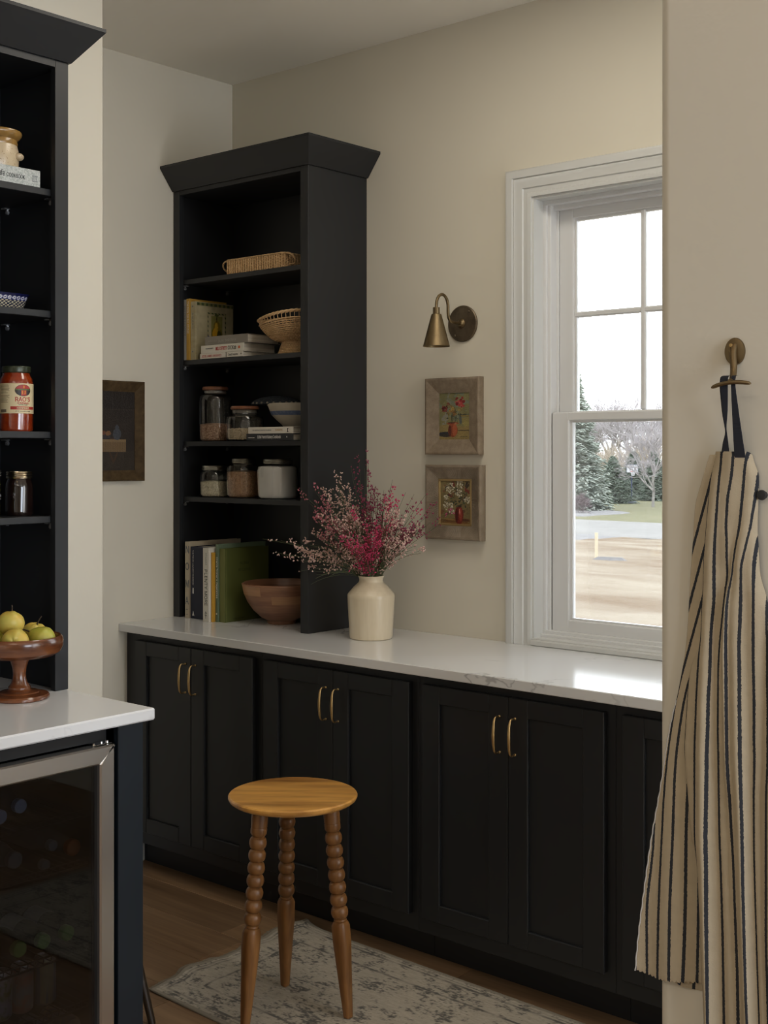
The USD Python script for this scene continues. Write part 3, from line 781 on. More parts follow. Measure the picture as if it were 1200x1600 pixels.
flat_text(k, "I", .013, .606, -.2861, zb + .0315, black_ink_m, bold=True)

# ------------------------------------------------------------------ jars, bowls and baskets of the far bookcase
def content_mat(name, c1, c2, scale, bump=.6):
    return usdkit.material(stage, "/World/Looks/" + name, {
        "tc": ("texture_coordinate", {}), "v": ("voronoi_texture", {"scale": scale}), "h": ("separate_color", {}),
        "r": ("rgb_ramp", {"ramp": [(0, c1), (1, c2)]}), "b": ("bump", {"strength": bump, "distance": .004, "invert": True}), "p": ("principled_bsdf", {"roughness": .6}),
    }, [("tc.object", "v.vector"), ("v.color", "h.color"), ("h.r", "r.fac"), ("v.distance", "b.height"), ("r.color", "p.base_color"), ("b.normal", "p.normal")], surface="p.BSDF")


lentil_m = content_mat("lentils", (.34, .17, .095), (.66, .42, .28), 230)
chickpea_m = content_mat("white_beans", (.55, .45, .30), (.78, .68, .50), 110)
bean_m = usdkit.material(stage, "/World/Looks/dried_beans", {"g": ("geometry", {}), "r": ("rgb_ramp", {"ramp": [(0, (.62, .50, .33)), (.5, (.80, .71, .54)), (1, (.88, .82, .68))]}), "p": ("principled_bsdf", {"roughness": .5})},
                         [("g.random_per_island", "r.fac"), ("r.color", "p.base_color")], surface="p.BSDF")
rice_m = content_mat("rice", (.62, .54, .36), (.88, .80, .60), 240)
sugar_m = content_mat("brown_sugar", (.33, .17, .075), (.52, .30, .15), 180, .4)
flour_m = mat("flour", (.86, .84, .80), .9)
lidmetal_m = mat("tin_lid", (.50, .49, .44), .3, 1.0)


def jar(label, x, y, z, r, h, neck, nh, fill, fill_m, lid, wooden=False, foot=.94, shoulder=.03, beans=0):
    """glass jar: r body radius, h height to the shoulder top, neck radius, nh neck height; lid (radius, height)"""
    j = thing("storage_jar", label, "jar", (x, y, z), group="glass storage jars")
    t = .0025
    out = [(0, 0), (r * foot, 0), (r, .010), (r, h - shoulder), (r * .985, h - shoulder * .6), (r * .93, h - shoulder * .25), (neck + (r - neck) * .35, h - .003), (neck + .002, h), (neck, h + .003), (neck, h + nh - .004), (neck + .002, h + nh - .002), (neck + .001, h + nh)]
    inn = [(max(a - t, 0), max(b, t)) for a, b in out[::-1]]
    inn[0] = (neck - t, h + nh)
    obj("glass_body", lathe(out + inn, 56, (x, y, z)), glass_m, j, smooth=40)
    ri = r - t - .0006
    n = 15
    top = []
    prof = [(0, t + .0006), (ri * foot * .98, t + .0006), (ri, .012)]
    if fill > h - shoulder:
        prof += [(ri, h - shoulder), (ri * .95, h - shoulder * .4), (neck * .9, fill)]
    else:
        prof += [(ri, fill)]
    prof += [(prof[-1][0] * .6, fill + .004), (0, fill + .006)]
    if beans:
        q = np.random.default_rng(12)
        ico = trimesh.creation.icosphere(1, 1.0)
        B_ = []
        for n_ in range(beans):
            top_ = n_ % 4 == 0
            a = q.uniform(0, 2 * PI); rr_ = (ri - .0075) * (math.sqrt(q.random()) if top_ else 1)
            zz_ = fill - .004 + q.uniform(-.003, .004) if top_ else q.uniform(.009, fill - .002)
            if zz_ < .016: rr_ *= .95
            M_ = trimesh.transformations.random_rotation_matrix(q.random(3))[:3, :3]
            B_.append(((ico.vertices * [.0058, .0042, .0040]) @ M_.T + [x + rr_ * math.cos(a), y + rr_ * math.sin(a), z + zz_], ico.faces))
        obj("beans", join(*B_), bean_m, j, smooth=True, kind="stuff")
        prof = [(max(a_ - .006, 0), min(b_ + .003, fill - .004)) for a_, b_ in prof]
    obj("contents", lathe(prof, 48, (x, y, z)), fill_m, j, smooth=40)
    lr, lh = lid
    zt = h + nh
    if wooden:
        obj("wooden_lid", lathe([(0, zt + .0003), (lr - .002, zt + .0003), (lr, zt + .003), (lr, zt + lh - .004), (lr - .003, zt + lh), (0, zt + lh)], 48, (x, y, z)), lidwood_m, j, smooth=35)
        obj("lid_plug", lathe([(0, zt - .012), (neck - t - .001, zt - .012), (neck - t - .001, zt), (0, zt)], 48, (x, y, z)), mat("seal_%d" % len(used), (.30, .28, .25), .4), j, smooth=35)
    else:
        p = [(neck + .0006, zt - lh * .75)]
        for q in range(4):
            zz = zt - lh * .75 + q * lh * .22
            p += [(lr, zz), (lr + .001, zz + lh * .08), (lr - .0004, zz + lh * .16)]
        p += [(lr, zt + lh * .16), (lr - .0015, zt + lh * .24), (lr - .006, zt + lh * .24), (lr - .007, zt + lh * .20), (0, zt + lh * .20), (0, zt + .0006), (neck + .0006, zt + .0006), (neck + .0006, zt - lh * .75)]
        obj("metal_lid", lathe(p, 48, (x, y, z)), lidmetal_m, j, smooth=35)
    return j


Z3, Z4 = 1.5972, 1.3822
jar("tall glass jar of brown lentils with a wooden lid", .122, -.200, Z3, .0635, .185, .046, .014, .066, lentil_m, (.050, .014), True)
jar("short glass jar of white beans with a wooden lid", .297, -.205, Z3, .0725, .100, .049, .020, .046, chickpea_m, (.0545, .013), True, beans=900)
jar("smallest glass jar with rice and a tin lid", .140, -.222, Z4, .0555, .101, .044, .016, .058, rice_m, (.0475, .018))
jar("glass jar of brown sugar with a tin lid between two other jars", .283, -.200, Z4, .0640, .128, .041, .016, .098, sugar_m, (.044, .018))
jar("large glass jar filled with white flour and closed with a tin lid", .470, -.200, Z4, .0765, .126, .050, .017, .124, flour_m, (.054, .018), shoulder=.022)

stone_m = mat("stoneware_cream", (.56, .51, .42), .45, vary=((14, 14, 40), (.47, .42, .34), .3, .7))
band_m = mat("blue_glaze", (.08, .12, .23), .4, vary=((70, 70, 70), (.25, .27, .32), .5, .8))
bw = thing("mixing_bowl", "cream stoneware bowl with a blue stripe behind the white book", "bowl", (.500, -.125, 1.668))


def bowl_prof(pts, t):
    """closed thin bowl from its outer profile, going up"""
    p = np.array(pts, float)
    q = p[::-1].copy(); q[:, 0] = np.maximum(q[:, 0] - t, 0); q[0] = (p[-1, 0] - t, p[-1, 1]); q[1:, 1] += t * .6
    q[-1, 0] = 0
    return np.vstack([p, q])


zz = 1.6682 - .0235
wbp = [(0, 0), (.050, 0), (.053, .004), (.058, .012), (.078, .030), (.095, .047), (.104, .063), (.110, .080), (.1135, .086), (.1135, .089), (.111, .0905)]
obj("bowl_body", lathe(bowl_prof(wbp, .006), 64, (.500, -.125, zz + .0005)), stone_m, bw, smooth=40)
obj("blue_stripe", lathe([(.0972, .0475), (.1008, .0545), (.1045, .0625), (.1038, .0632), (.0999, .0552), (.0962, .0482)][::1], 64, (.500, -.125, zz + .0009)), band_m, bw, smooth=40)
cb = thing("casserole", "dark grey stoneware dish under the blue striped bowl", "dish", (.500, -.125, Z3))
obj("dish_body", lathe([(0, 0), (.085, 0), (.092, .006), (.094, .030), (.093, .040), (.088, .0465), (0, .0465)], 56, (.500, -.125, Z3)), mat("taupe_stoneware", (.14, .125, .105), .5), cb, smooth=35)
obj("dish_rib", lathe([(.0935, .024), (.0965, .026), (.0965, .029), (.0935, .031)], 56, (.500, -.125, Z3)), mat("taupe_stoneware_b", (.19, .17, .145), .5), cb, smooth=35)
# quilted cloth lying across the bean jar's lid and the bowl's rim
qb = thing("folded_cloth", "domed blue grey quilted cloth lying on the bean jar and the striped bowl", "cloth", (.342, -.088, 1.7362))
qm = content_mat("quilted_cloth", (.055, .070, .095), (.10, .12, .15), 190, 1.0)
dome = [(0, 0), (.072, 0), (.0755, .004), (.074, .011), (.062, .022), (.040, .031), (.018, .035), (0, .036)]
obj("cloth_body", lathe(dome, 56, (.342, -.088, 1.7362), sx=1.52, sy=.95), qm, qb, smooth=50)
for k in range(9):
    a = -2.1 + k * .26
    obj("tuft", move(lathe([(0, -.004), (.004, -.002), (.005, .001), (.003, .004), (0, .005)], 8), (.342 + .0745 * 1.52 * math.cos(a), -.088 + .0745 * .95 * math.sin(a), 1.7435)), stone_m, qb)

# wooden bowl on the worktop
wb = thing("wooden_bowl", "wide wooden salad bowl on the worktop inside the bookcase", "bowl", (.455, -.165, .9142))
oc = (.4555, -.1655, .9142)
R = [(0, 0), (.052, 0), (.055, .004), (.055, .012), (.075, .022), (.106, .050), (.128, .082), (.141, .112), (.1485, .146), (.150, .149), (.1485, .151)]
prof = bowl_prof(R, .008)
obj("bowl_body", lathe(prof, 72, oc), bowlwood_m, wb, smooth=40)
for a0, a1, i0, i1 in ((-1.05, -.15, 6, 7), (-2.3, -1.35, 7, 8), (.0, .8, 7, 8)):   # paler staves let into the side
    n = 14
    A = np.linspace(a0, a1, n); prf = np.linspace(np.array(R[i0]), np.array(R[i1]), 5)
    P = np.stack([oc[0] + (prf[:, :1] + .0003) * np.cos(A), oc[1] + (prf[:, :1] + .0003) * np.sin(A), oc[2] + np.repeat(prf[:, 1:], n, 1)], -1)
    obj("stave", sheet(P, np.stack([-.0015 * np.cos(A), -.0015 * np.sin(A), 0 * A], -1)[None]), bowlwood2_m, wb, smooth=30)

# woven baskets
def weave_ring(c, rx, ry, z, n, amp, ph, tr, shape=2.0, closed=True):
    a = np.linspace(0, 2 * PI, n * 6 + 1)
    k = (np.abs(np.cos(a)) ** shape + np.abs(np.sin(a)) ** shape) ** (-1 / shape)
    q = 1 + amp * np.cos(a * n + ph) / min(rx, ry)
    return tube(np.stack([c[0] + rx * k * q * np.cos(a), c[1] + ry * k * q * np.sin(a), z(a) if callable(z) else np.full_like(a, z)], 1), tr, 5, caps=False)


tb = thing("wicker_tray", "long shallow wicker tray with loop handles on the top shelf", "basket", (.41, -.16, 2.2262))
cx, cy, rx, ry, zt = .408, -.162, .153, .098, 2.2263
rings = [weave_ring((cx, cy), rx, ry, zt + .004 + .0052 * k, 60, .0012, PI * (k % 2), .0026, 26.0) for k in range(10)]
obj("woven_side", join(*rings), wicker_m, tb, smooth=60)
stk, px_ = [], []
for k in range(24):
    x = cx - rx + 2 * rx * (k + .5) / 24
    px_ += [(x, cy - ry - .0018), (x, cy + ry + .0018)]
for k in range(15):
    y = cy - ry + 2 * ry * (k + .5) / 15
    px_ += [(cx - rx - .0018, y), (cx + rx + .0018, y)]
for x, y in px_: stk.append(tube([(x, y, zt + .001), (x, y, zt + .057)], .0028, 6))
obj("stake", join(*stk), wicker_m, tb, kind="stuff")
obj("rim", join(*[weave_ring((cx, cy), rx + .001, ry + .001, zt + .0565, 34, .0026, p, .0036, 26.0) for p in (0, PI)]), wicker_m, tb, smooth=60)
obj("tray_base", bx(cx - rx + .004, cx + rx - .004, cy - ry + .004, cy + ry - .004, zt, zt + .004), wicker_m, tb)
for s in (-1, 1):
    e = cx + s * rx
    obj("loop_handle", tube(smooth_path([(e, cy - .086, zt + .056), (e + s * .022, cy - .088, zt + .054), (e + s * .038, cy - .082, zt + .041), (e + s * .034, cy - .070, zt + .024), (e + s * .014, cy - .064, zt + .018), (e - s * .002, cy - .067, zt + .022)], 30), .0036, 7), wicker_m, tb, smooth=60)

pb = thing("wicker_basket", "footed wicker basket with a wavy rim beside the lying books", "basket", (.550, -.168, 1.9132))
c, zt = (.550, -.168), 1.9133
rim = lambda a: zt + .140 + .013 * np.cos(2 * (a + .72))
B = []
for k in range(9): B.append(weave_ring(c, .077 - .0022 * k, .077 - .0022 * k, zt + .003 + .0056 * k, 40, .0016, PI * (k % 2), .0027))
obj("woven_foot", join(*B), wicker_m, pb, smooth=60)
B = []
for k in range(14):
    t = k / 13.
    r = .060 + .085 * t ** .62
    B.append(weave_ring(c, r, r, (lambda t: (lambda a: zt + .051 + .068 * t ** 1.25 + .010 * t * np.cos(2 * (a + .72))))(t), 56, .0016, PI * (k % 2), .0027))
obj("woven_bowl", join(*B), wicker_m, pb, smooth=60)
B = []
for k in range(56):
    a = 2 * PI * k / 56
    P = []
    for t in np.linspace(0, 1, 7):
        P.append((.058 + .085 * t ** .62, .051 + .068 * t ** 1.25))
    P.append((.1485, None))
    B.append(tube([(c[0] + r * math.cos(a), c[1] + r * math.sin(a), (zt + q + .010 * ((r - .058) / .085) * math.cos(2 * (a + .72))) if q is not None else float(rim(a))) for r, q in P], .0017, 5))
obj("spoke", join(*B), wicker_m, pb, kind="stuff")
obj("rim", join(*[weave_ring(c, .1490, .1490, (lambda ph: (lambda a: rim(a) + .0028 * np.cos(a * 26 + ph)))(p), 26, .0028, p + PI / 2, .0042) for p in (0, PI)]), wicker_m, pb, smooth=60)
obj("basket_base", lathe([(0, .045), (.062, .045), (.062, .049), (0, .049)], 40, (c[0], c[1], zt)), wicker_m, pb)

# ------------------------------------------------------------------ vase and flowering sprigs
VC = (.970, -.239, .9142)
vz = thing("vase", "cream ceramic vase holding pink sprigs on the worktop", "vase", VC)
vp = [(0, 0), (.070, 0), (.0735, .003), (.0745, .010), (.079, .09), (.0818, .142), (.0818, .150), (.079, .156), (.060, .178), (.0445, .192), (.0415, .197), (.0410, .203), (.0425, .209), (.0455, .2145), (.0445, .216), (.041, .2135), (.038, .203), (.042, .190), (.075, .155), (.077, .140), (.070, .010), (0, .008)]
glaze_m = mat("cream_glaze", (.78, .68, .51), .26, vary=((30, 30, 4), (.68, .57, .40), .38, .75), coat=.3)
obj("vase_body", lathe(vp, 72, VC), glaze_m, vz, smooth=35)
stem_m = mat("sprig_stem", (.085, .105, .045), .6)


def petal_mat(name, c):
    return usdkit.material(stage, "/World/Looks/" + name, {"d": ("principled_bsdf", {"base_color": c, "roughness": .6}), "t": ("translucent_bsdf", {"color": c}), "m": ("mix_closure", {"fac": .35})},
                           [("d.BSDF", "m.closure1"), ("t.BSDF", "m.closure2")], surface="m.closure")


PET = {"pale": petal_mat("petal_pale", (.93, .68, .63)), "pink": petal_mat("petal_pink", (.66, .22, .28)), "hot": petal_mat("petal_hot", (.80, .10, .25)), "rose": petal_mat("petal_rose", (.40, .075, .15))}
SPR = [  # tip, blossoms, spread, colour, share of the length in flower, label
    ((.715, -.365, 1.215), 150, .050, "pale", .42, "pale pink sprig drooping farthest left over the bookcase edge"),
    ((.820, -.370, 1.143), 6, .010, "pale", .15, "nearly bare green sprig hanging low left of the vase"),
    ((.803, -.335, 1.375), 190, .050, "pink", .45, "deep pink sprig rising at the upper left of the vase"),
    ((.870, -.350, 1.290), 110, .055, "pale", .50, "pale pink sprig below the deep pink one on the left"),
    ((.835, -.260, 1.450), 130, .045, "pale", .55, "tall pale pink sprig in front of the bookcase side"),
    ((.890, -.300, 1.385), 210, .050, "pale", .60, "full pale pink sprig left of the tallest one"),
    ((.963, -.240, 1.505), 130, .036, "rose", .62, "tallest dusky rose sprig pointing straight up"),
    ((1.000, -.215, 1.465), 45, .030, "rose", .5, "thin dusky sprig just right of the tallest one"),
    ((1.000, -.190, 1.430), 6, .020, "rose", .3, "bare green stem sprig behind the tallest rose one"),
    ((1.070, -.365, 1.300), 210, .050, "hot", .72, "bright magenta sprig in front, low over the vase mouth"),
    ((1.020, -.360, 1.250), 120, .040, "hot", .75, "short magenta sprig leaning over the front of the vase rim"),
    ((1.105, -.265, 1.385), 120, .040, "hot", .42, "bright pink sprig to the upper right of the magenta ones"),
    ((1.165, -.285, 1.340), 150, .045, "pale", .50, "pale pink sprig leaning right beside the lower painting"),
    ((1.222, -.205, 1.383), 130, .036, "rose", .32, "dark pink sprig reaching farthest right to the painting frame"),
    ((1.195, -.290, 1.262), 70, .030, "pale", .35, "small pale sprig lowest on the right side of the vase"),
    ((.925, -.345, 1.215), 60, .040, "pale", .45, "short pale sprig above the left side of the vase rim"),
]
for si, (tip, nb, spread, colr, share, lab) in enumerate(SPR):
    q = np.random.default_rng(100 + si)
    tip = np.array(tip)
    d2 = tip - np.array([VC[0], VC[1], 1.12])
    hd = np.array([d2[0], d2[1], 0]); hn = hd / max(np.linalg.norm(hd), 1e-6)
    mouth = np.array([VC[0], VC[1], 1.118]) + hn * .026 + q.normal(0, .003, 3) * [1, 1, 0]
    base = np.array([VC[0], VC[1], .95]) - hn * .012
    t = thing("flower_sprig", lab, "flower sprig", tuple(base), group="pink flowering sprigs in the cream vase")
    st, pts = [], []
    for k in range(max(7, nb // 8)):
        e = tip + q.normal(0, 1, 3) * spread * np.array([.8, .8, .9]) - (tip - mouth) * q.uniform(0, .38)
        m2 = mouth + q.normal(0, .006, 3) * [1, 1, 0]
        off = m2[:2] - np.array(VC[:2]); L = np.linalg.norm(off)
        if L > .034: m2[:2] = np.array(VC[:2]) + off * .034 / L
        mid = m2 + (e - m2) * .5 + np.array([0, 0, .022])
        path = smooth_path([base + q.normal(0, .004, 3), m2, mid, e], 14)
        st.append(tube(path, np.linspace(.0012, .0005, 14), 4))
        pts.append(path)
        # side twigs
        for _ in range(2):
            i = q.integers(7, 12)
            e2 = path[i] + (path[i] - path[i - 3]) * q.uniform(.6, 1.2) + q.normal(0, .012, 3)
            st.append(tube([path[i], (path[i] + e2) / 2 + q.normal(0, .002, 3), e2], .0005, 3))
            pts.append(np.array([path[i] + (e2 - path[i]) * s for s in np.linspace(0, 1, 14)]))
    def clear(v):   # nothing pokes into the bookcase beside the vase
        inside = (v[:, 0] < .755) & (v[:, 1] > -.325)
        v[inside, 1] = -.325 - .25 * (v[inside, 1] + .325).clip(0, .05)
        return v
    st = [(clear(v), f) for v, f in st]; pts = [clear(p.copy()) for p in pts]
    obj("stems", join(*st), stem_m, t, kind="stuff")
    fl = []
    for k in range(int(nb * 3.4)):
        p = pts[q.integers(len(pts))]
        s = 13 * (1 - share * q.random() ** 1.1)
        i = int(min(s, 12)); a = p[i] + (p[i + 1] - p[i]) * (s - i) + q.normal(0, .0032, 3)
        if a[2] < 1.135: continue
        dirv = q.normal(0, 1, 3) + np.array([0, 0, .5]); dirv /= np.linalg.norm(dirv)
        sd = np.cross(dirv, q.normal(0, 1, 3)); sd /= np.linalg.norm(sd)
        L, Wd = q.uniform(.0075, .0125), q.uniform(.0026, .0042)
        n = np.cross(dirv, sd)
        V = np.array([a, a + dirv * L * .5 + sd * Wd + n * .0008, a + dirv * L * .5 - sd * Wd + n * .0008, a + dirv * L, a + dirv * L * .5 + n * .0032, a + dirv * L * .45 - n * .0016])
        F = np.array([[0, 1, 4], [0, 4, 2], [1, 3, 4], [4, 3, 2], [0, 5, 1], [0, 2, 5], [1, 5, 3], [5, 2, 3]])
        fl.append((V, F))
    if fl: obj("blossoms", join(*[(clear(v), f) for v, f in fl]), PET[colr], t, smooth=True, kind="stuff")

# ------------------------------------------------------------------ near bookcase and fruit bowl
ck = thing("ceramic_crock", "speckled cream crock with an ochre glazed rim standing on a cookbook", "crock", (.868, -1.632, 2.309))
cc = (.868, -1.632, 2.3091)
crock_m = mat("speckled_cream", (.58, .46, .30), .3, coat=.3, vary=((240, 240, 240), (.26, .15, .07), .66, .72, 1))
ochre_m = mat("ochre_glaze", (.36, .20, .055), .22, coat=.4, vary=((40, 40, 8), (.26, .15, .045), .35, .7))
body = [(0, 0), (.052, 0), (.055, .006), (.0565, .030), (.056, .050), (.052, .066)]
neck = [(.0522, .0655), (.0535, .072), (.0515, .080), (.0585, .086), (.0632, .0925), (.0645, .098), (.063, .1025), (.058, .105), (.053, .103), (.050, .092), (.049, .070), (.050, .030), (0, .012)]
obj("crock_body", lathe(body, 64, cc), crock_m, ck, smooth=40)
obj("glazed_rim", lathe(neck, 64, cc), ochre_m, ck, smooth=40)
for ang in (.72, .72 + PI):
    v, f = trimesh.creation.icosphere(2, 1.0).vertices, trimesh.creation.icosphere(2, 1.0).faces
    obj("lug_handle", move((v * np.array([.0135, .017, .0105]), f), (cc[0] + .0575 * math.cos(ang), cc[1] + .0575 * math.sin(ang), cc[2] + .036), rz=ang), crock_m, ck, smooth=True)
k = book("speckled grey cookbook lying under the ceramic crock on the near bookcase's top shelf", (.70, .950, -1.86, -1.553, 2.2632, 2.3088), marble_c, False, "x")
obj("lettering", text("Tea Cafe", .0155, (.9502, -1.712, 2.279), (0, 1, 0), (0, 0, 1), width=.050), black_ink_m, k)
obj("lettering", text("COOKBOOK", .0105, (.9502, -1.656, 2.279), (0, 1, 0), (0, 0, 1), width=.055), black_ink_m, k)
obj("publisher_mark", text("III", .016, (.9502, -1.578, 2.277), (0, 1, 0), (0, 0, 1), width=.016), grey_ink_m, k)

# blue patterned dish
ds = thing("baking_dish", "blue and white patterned stoneware dish on the near bookcase's second shelf", "dish", (.83, -1.68, SN[1]))


def dish_cols(u, t):
    """u: metres along the rim, t: 0 at the foot, 1 at the rim"""
    col = np.empty(u.shape + (3,)); col[:] = S(205, 195, 165)
    blue, dk = S(26, 34, 92), S(30, 36, 60)
    cell = .0125
    a, b = (u / cell + t * 5.2), (u / cell - t * 5.2)
    lat = (np.abs(a % 1 - .5) > .30) | (np.abs(b % 1 - .5) > .30)
    low = (t < .62)
    col[low & lat] = dk
    up = (t >= .62) & (t < .86)
    col[up] = blue
    fu = (u / .014) % 1 - .5; ft = (t - .74) / .10
    col[up & ((fu * 2.6) ** 2 + ft ** 2 < 1.0)] = S(205, 205, 215)
    col[up & ((fu * 6) ** 2 + (ft * 1.9) ** 2 < .7)] = blue
    col[t >= .86] = S(22, 26, 66)
    return col


nu = 420
ua = np.linspace(0, 2 * PI, nu, endpoint=False)
kk = (np.abs(np.cos(ua)) ** 7 + np.abs(np.sin(ua)) ** 7) ** (-1 / 7.)
ring = np.stack([kk * np.cos(ua), kk * np.sin(ua)], 1)
nt = 30
V, Cc = [], []
for t in np.linspace(0, 1, nt):
    hx, hy = .062 + .013 * t, .134 + .014 * t + (.004 if t > .92 else 0)
    P = ring * [hx, hy]
    u = np.r_[0, np.cumsum(np.linalg.norm(np.diff(P, axis=0), axis=1))]
    V.append(np.c_[P, np.full(nu, .002 + .046 * t)]); Cc.append(dish_cols(u, np.full(nu, t)))
for hx, hy, z in ((.072, .145, .048), (.058, .130, .010)):
    V.append(np.c_[ring * [hx, hy], np.full(nu, z)]); Cc.append(np.tile(S(30, 36, 80), (nu, 1)))
V.append(np.array([[0, 0, .008]])); Cc.append(np.array([S(180, 175, 160)]))
V.append(np.array([[0, 0, .002]])); Cc.append(np.array([S(180, 175, 160)]))
i, j = np.meshgrid(np.arange(nt + 1), np.arange(nu), indexing="ij"); j2 = (j + 1) % nu
q = np.stack([i * nu + j, i * nu + j2, (i + 1) * nu + j2, (i + 1) * nu + j], -1).reshape(-1, 4)
jj = np.arange(nu); jn = (jj + 1) % nu
F = np.vstack([q[:, :3], q[:, [0, 2, 3]], np.stack([(nt + 1) * nu + jj, (nt + 1) * nu + jn, np.full(nu, (nt + 2) * nu)], 1), np.stack([jn, jj, np.full(nu, (nt + 2) * nu + 1)], 1)])
glossprint_m = painted("glazed_print", .12)
obj("dish_body", (np.vstack(V) + np.array([.822, -1.687, SN[1] - .0015]), F), glossprint_m, ds, color=np.vstack(Cc))

# jar of sauce
sj = thing("sauce_jar", "jar of red marinara sauce with a cream label and dark lid", "jar", (.90, -1.594, SN[2]))
jc = (.900, -1.594, SN[2] + .0002)
r = .0440
sauce_m = mat("tomato_sauce", (.20, .018, .003), .08, coat=.8, vary=((60, 60, 60), (.27, .038, .006), .35, .7), spec=.6)
obj("jar_body", lathe([(0, 0), (r * .93, 0), (r * .985, .005), (r * .985, .045), (r, .050), (r, .124), (r * .985, .130), (r * .95, .140), (r * .82, .150), (r * .78, .156), (0, .156)], 64, jc), sauce_m, sj, smooth=40)
obj("jar_lid", lathe([(r * .79, .1555), (r * .84, .157), (r * .86, .160), (r * .86, .171), (r * .83, .1735), (0, .1725)], 48, jc), mat("dark_green_lid", (.035, .042, .022), .3, .3), sj, smooth=35)
lab_m = mat("cream_label", (.66, .55, .33), .5)
obj("label", lathe([(r + .0001, .047), (r + .0006, .0475), (r + .0006, .1265), (r + .0001, .127)], 64, jc), lab_m, sj, smooth=40)
AC = math.radians(-9)
lz = jc[2]


def on_label(name, mesh2, m, d=.0007):
    obj(name, wrap(mesh2, jc, r + d, AC, lz), m, sj)


def flat2(s, h, x, y, width=None, bold=False, d=.0003):
    t = meshkit.text_mesh(s, h, d, bold)
    v, f = np.array(t.vertices), np.array(t.faces)
    if width: v[:, 0] *= width / (v[:, 0].max() - v[:, 0].min())
    v[:, 0] += x - (v[:, 0].max() + v[:, 0].min()) / 2; v[:, 1] += y
    return v, f


def oval(rx, ry, cx, cy, clip=None, n=10):
    e = affinity.translate(affinity.scale(Point(0, 0).buffer(1, 24), rx, ry), cx, cy)
    out = []
    for k in range(n):
        c_ = sbox(cx - rx + 2 * rx * k / n, cy - ry, cx - rx + 2 * rx * (k + 1) / n, cy + ry)
        p = e.intersection(c_) if clip is None else e.intersection(c_).intersection(clip)
        for g_ in getattr(p, "geoms", [p]):
            if not p.is_empty and g_.geom_type == "Polygon": out.append(trimesh.creation.extrude_polygon(g_, .0002, engine="earcut"))
    return join(*out)


on_label("emblem_oval", oval(.0225, .0155, 0, .1085), mat("emblem_dark", (.03, .022, .02), .5))
awn = affinity.scale(Point(0, 0).buffer(1, 24), .0225, .0155)
red_l = mat("label_red", (.38, .035, .025), .5); orange_l = mat("label_orange", (.65, .25, .03), .5); green_l = mat("label_green", (.10, .13, .03), .5)
on_label("emblem_awning", oval(.0215, .0145, 0, .1085, sbox(-.03, .1125, .03, .13)), red_l, .0010)
on_label("emblem_hedge", oval(.0218, .0148, 0, .1085, sbox(-.03, .109, .03, .1118)), green_l, .0010)
on_label("emblem_door", strip(-.0065, .0085, .0945, .109, .0002, 3), red_l, .0010)
on_label("emblem_window", strip(-.0045, -.0012, .0985, .1075, .0002, 1), orange_l, .0013)
on_label("emblem_window", strip(.0030, .0063, .0985, .1075, .0002, 1), orange_l, .0013)
on_label("emblem_lamp", strip(-.0005, .0030, .114, .121, .0002, 1), orange_l, .0013)
on_label("brand_lettering", flat2("RAO'S", .0115, 0, .0790, .043, True), red_l)
on_label("lettering", flat2("HOMEMADE", .0042, 0, .0725, .033, True), red_l)
on_label("lettering", flat2("ALL NATURAL PREMIUM", .0020, 0, .0688, .026), black_ink_m)
on_label("label_band", strip(-.034, .040, .0575, .0655, .0002, 16), red_l, .0006)
on_label("lettering", flat2("MARINARA", .0044, 0, .0595, .034, True), lab_m, .0009)
on_label("lettering", flat2("NET WT 24 OZ (1 LB 8 OZ) 680g", .0028, 0, .0517, .042), black_ink_m)
rr = random.Random(5)
fine = join(*[strip(-.066, -.066 + .020 + .010 * rr.random(), .1225 - .0031 * q, .1225 - .0031 * q + .0012, .0002, 5) for q in range(16) if q not in (8,)])
obj("fine_print", wrap(fine, jc, r + .0007, AC, lz), mat("label_fine_print", (.22, .17, .09), .6), sj, kind="stuff")
on_label("barcode_block", strip(-.066, -.046, .050, .058, .0002, 5), mat("label_grey", (.14, .11, .07), .6))

dj = thing("preserve_jar", "dark preserve jar with a gold screw lid right of the small stacked jars", "jar", (.88, -1.572, SN[3]))
oc = (.880, -1.572, SN[3] + .0002)
dkglass_m = mat("dark_preserve", (.012, .005, .004), .06, coat=1.0)
obj("jar_body", lathe([(0, 0), (.033, 0), (.0362, .005), (.0365, .012), (.0365, .075), (.0355, .085), (.031, .097), (.0300, .101), (0, .101)], 56, oc), dkglass_m, dj, smooth=40)
obj("screw_ring", lathe([(.0305, .1005), (.0345, .101), (.0350, .104), (.0338, .107), (.0350, .110), (.0338, .113), (.0348, .116), (.034, .119), (.028, .1195), (.028, .1185), (0, .1185)], 48, oc), mat("gold_ring", (.55, .47, .33), .22, 1.0), dj, smooth=30)
relish_m = mat("green_relish", (.10, .10, .012), .1, coat=.8)
silverlid_m = mat("silver_lid", (.66, .66, .67), .25, 1.0)
for nm, z in (("lower", SN[3] + .0002), ("upper", SN[3] + .0624)):
    t = thing("relish_jar", "small green relish jar with a silver lid, %s of two stacked at the edge" % nm, "jar", (.900, -1.682, z), group="stacked small relish jars")
    o = (.900, -1.682, z)
    obj("jar_body", lathe([(0, 0), (.031, 0), (.033, .004), (.033, .034), (.031, .042), (.0295, .045), (0, .045)], 48, o), relish_m, t, smooth=40)
    obj("jar_lid", lathe([(.030, .0445), (.0355, .046), (.036, .049), (.0345, .052), (.036, .055), (.0355, .060), (.034, .062), (0, .062)], 48, o), silverlid_m, t, smooth=30)

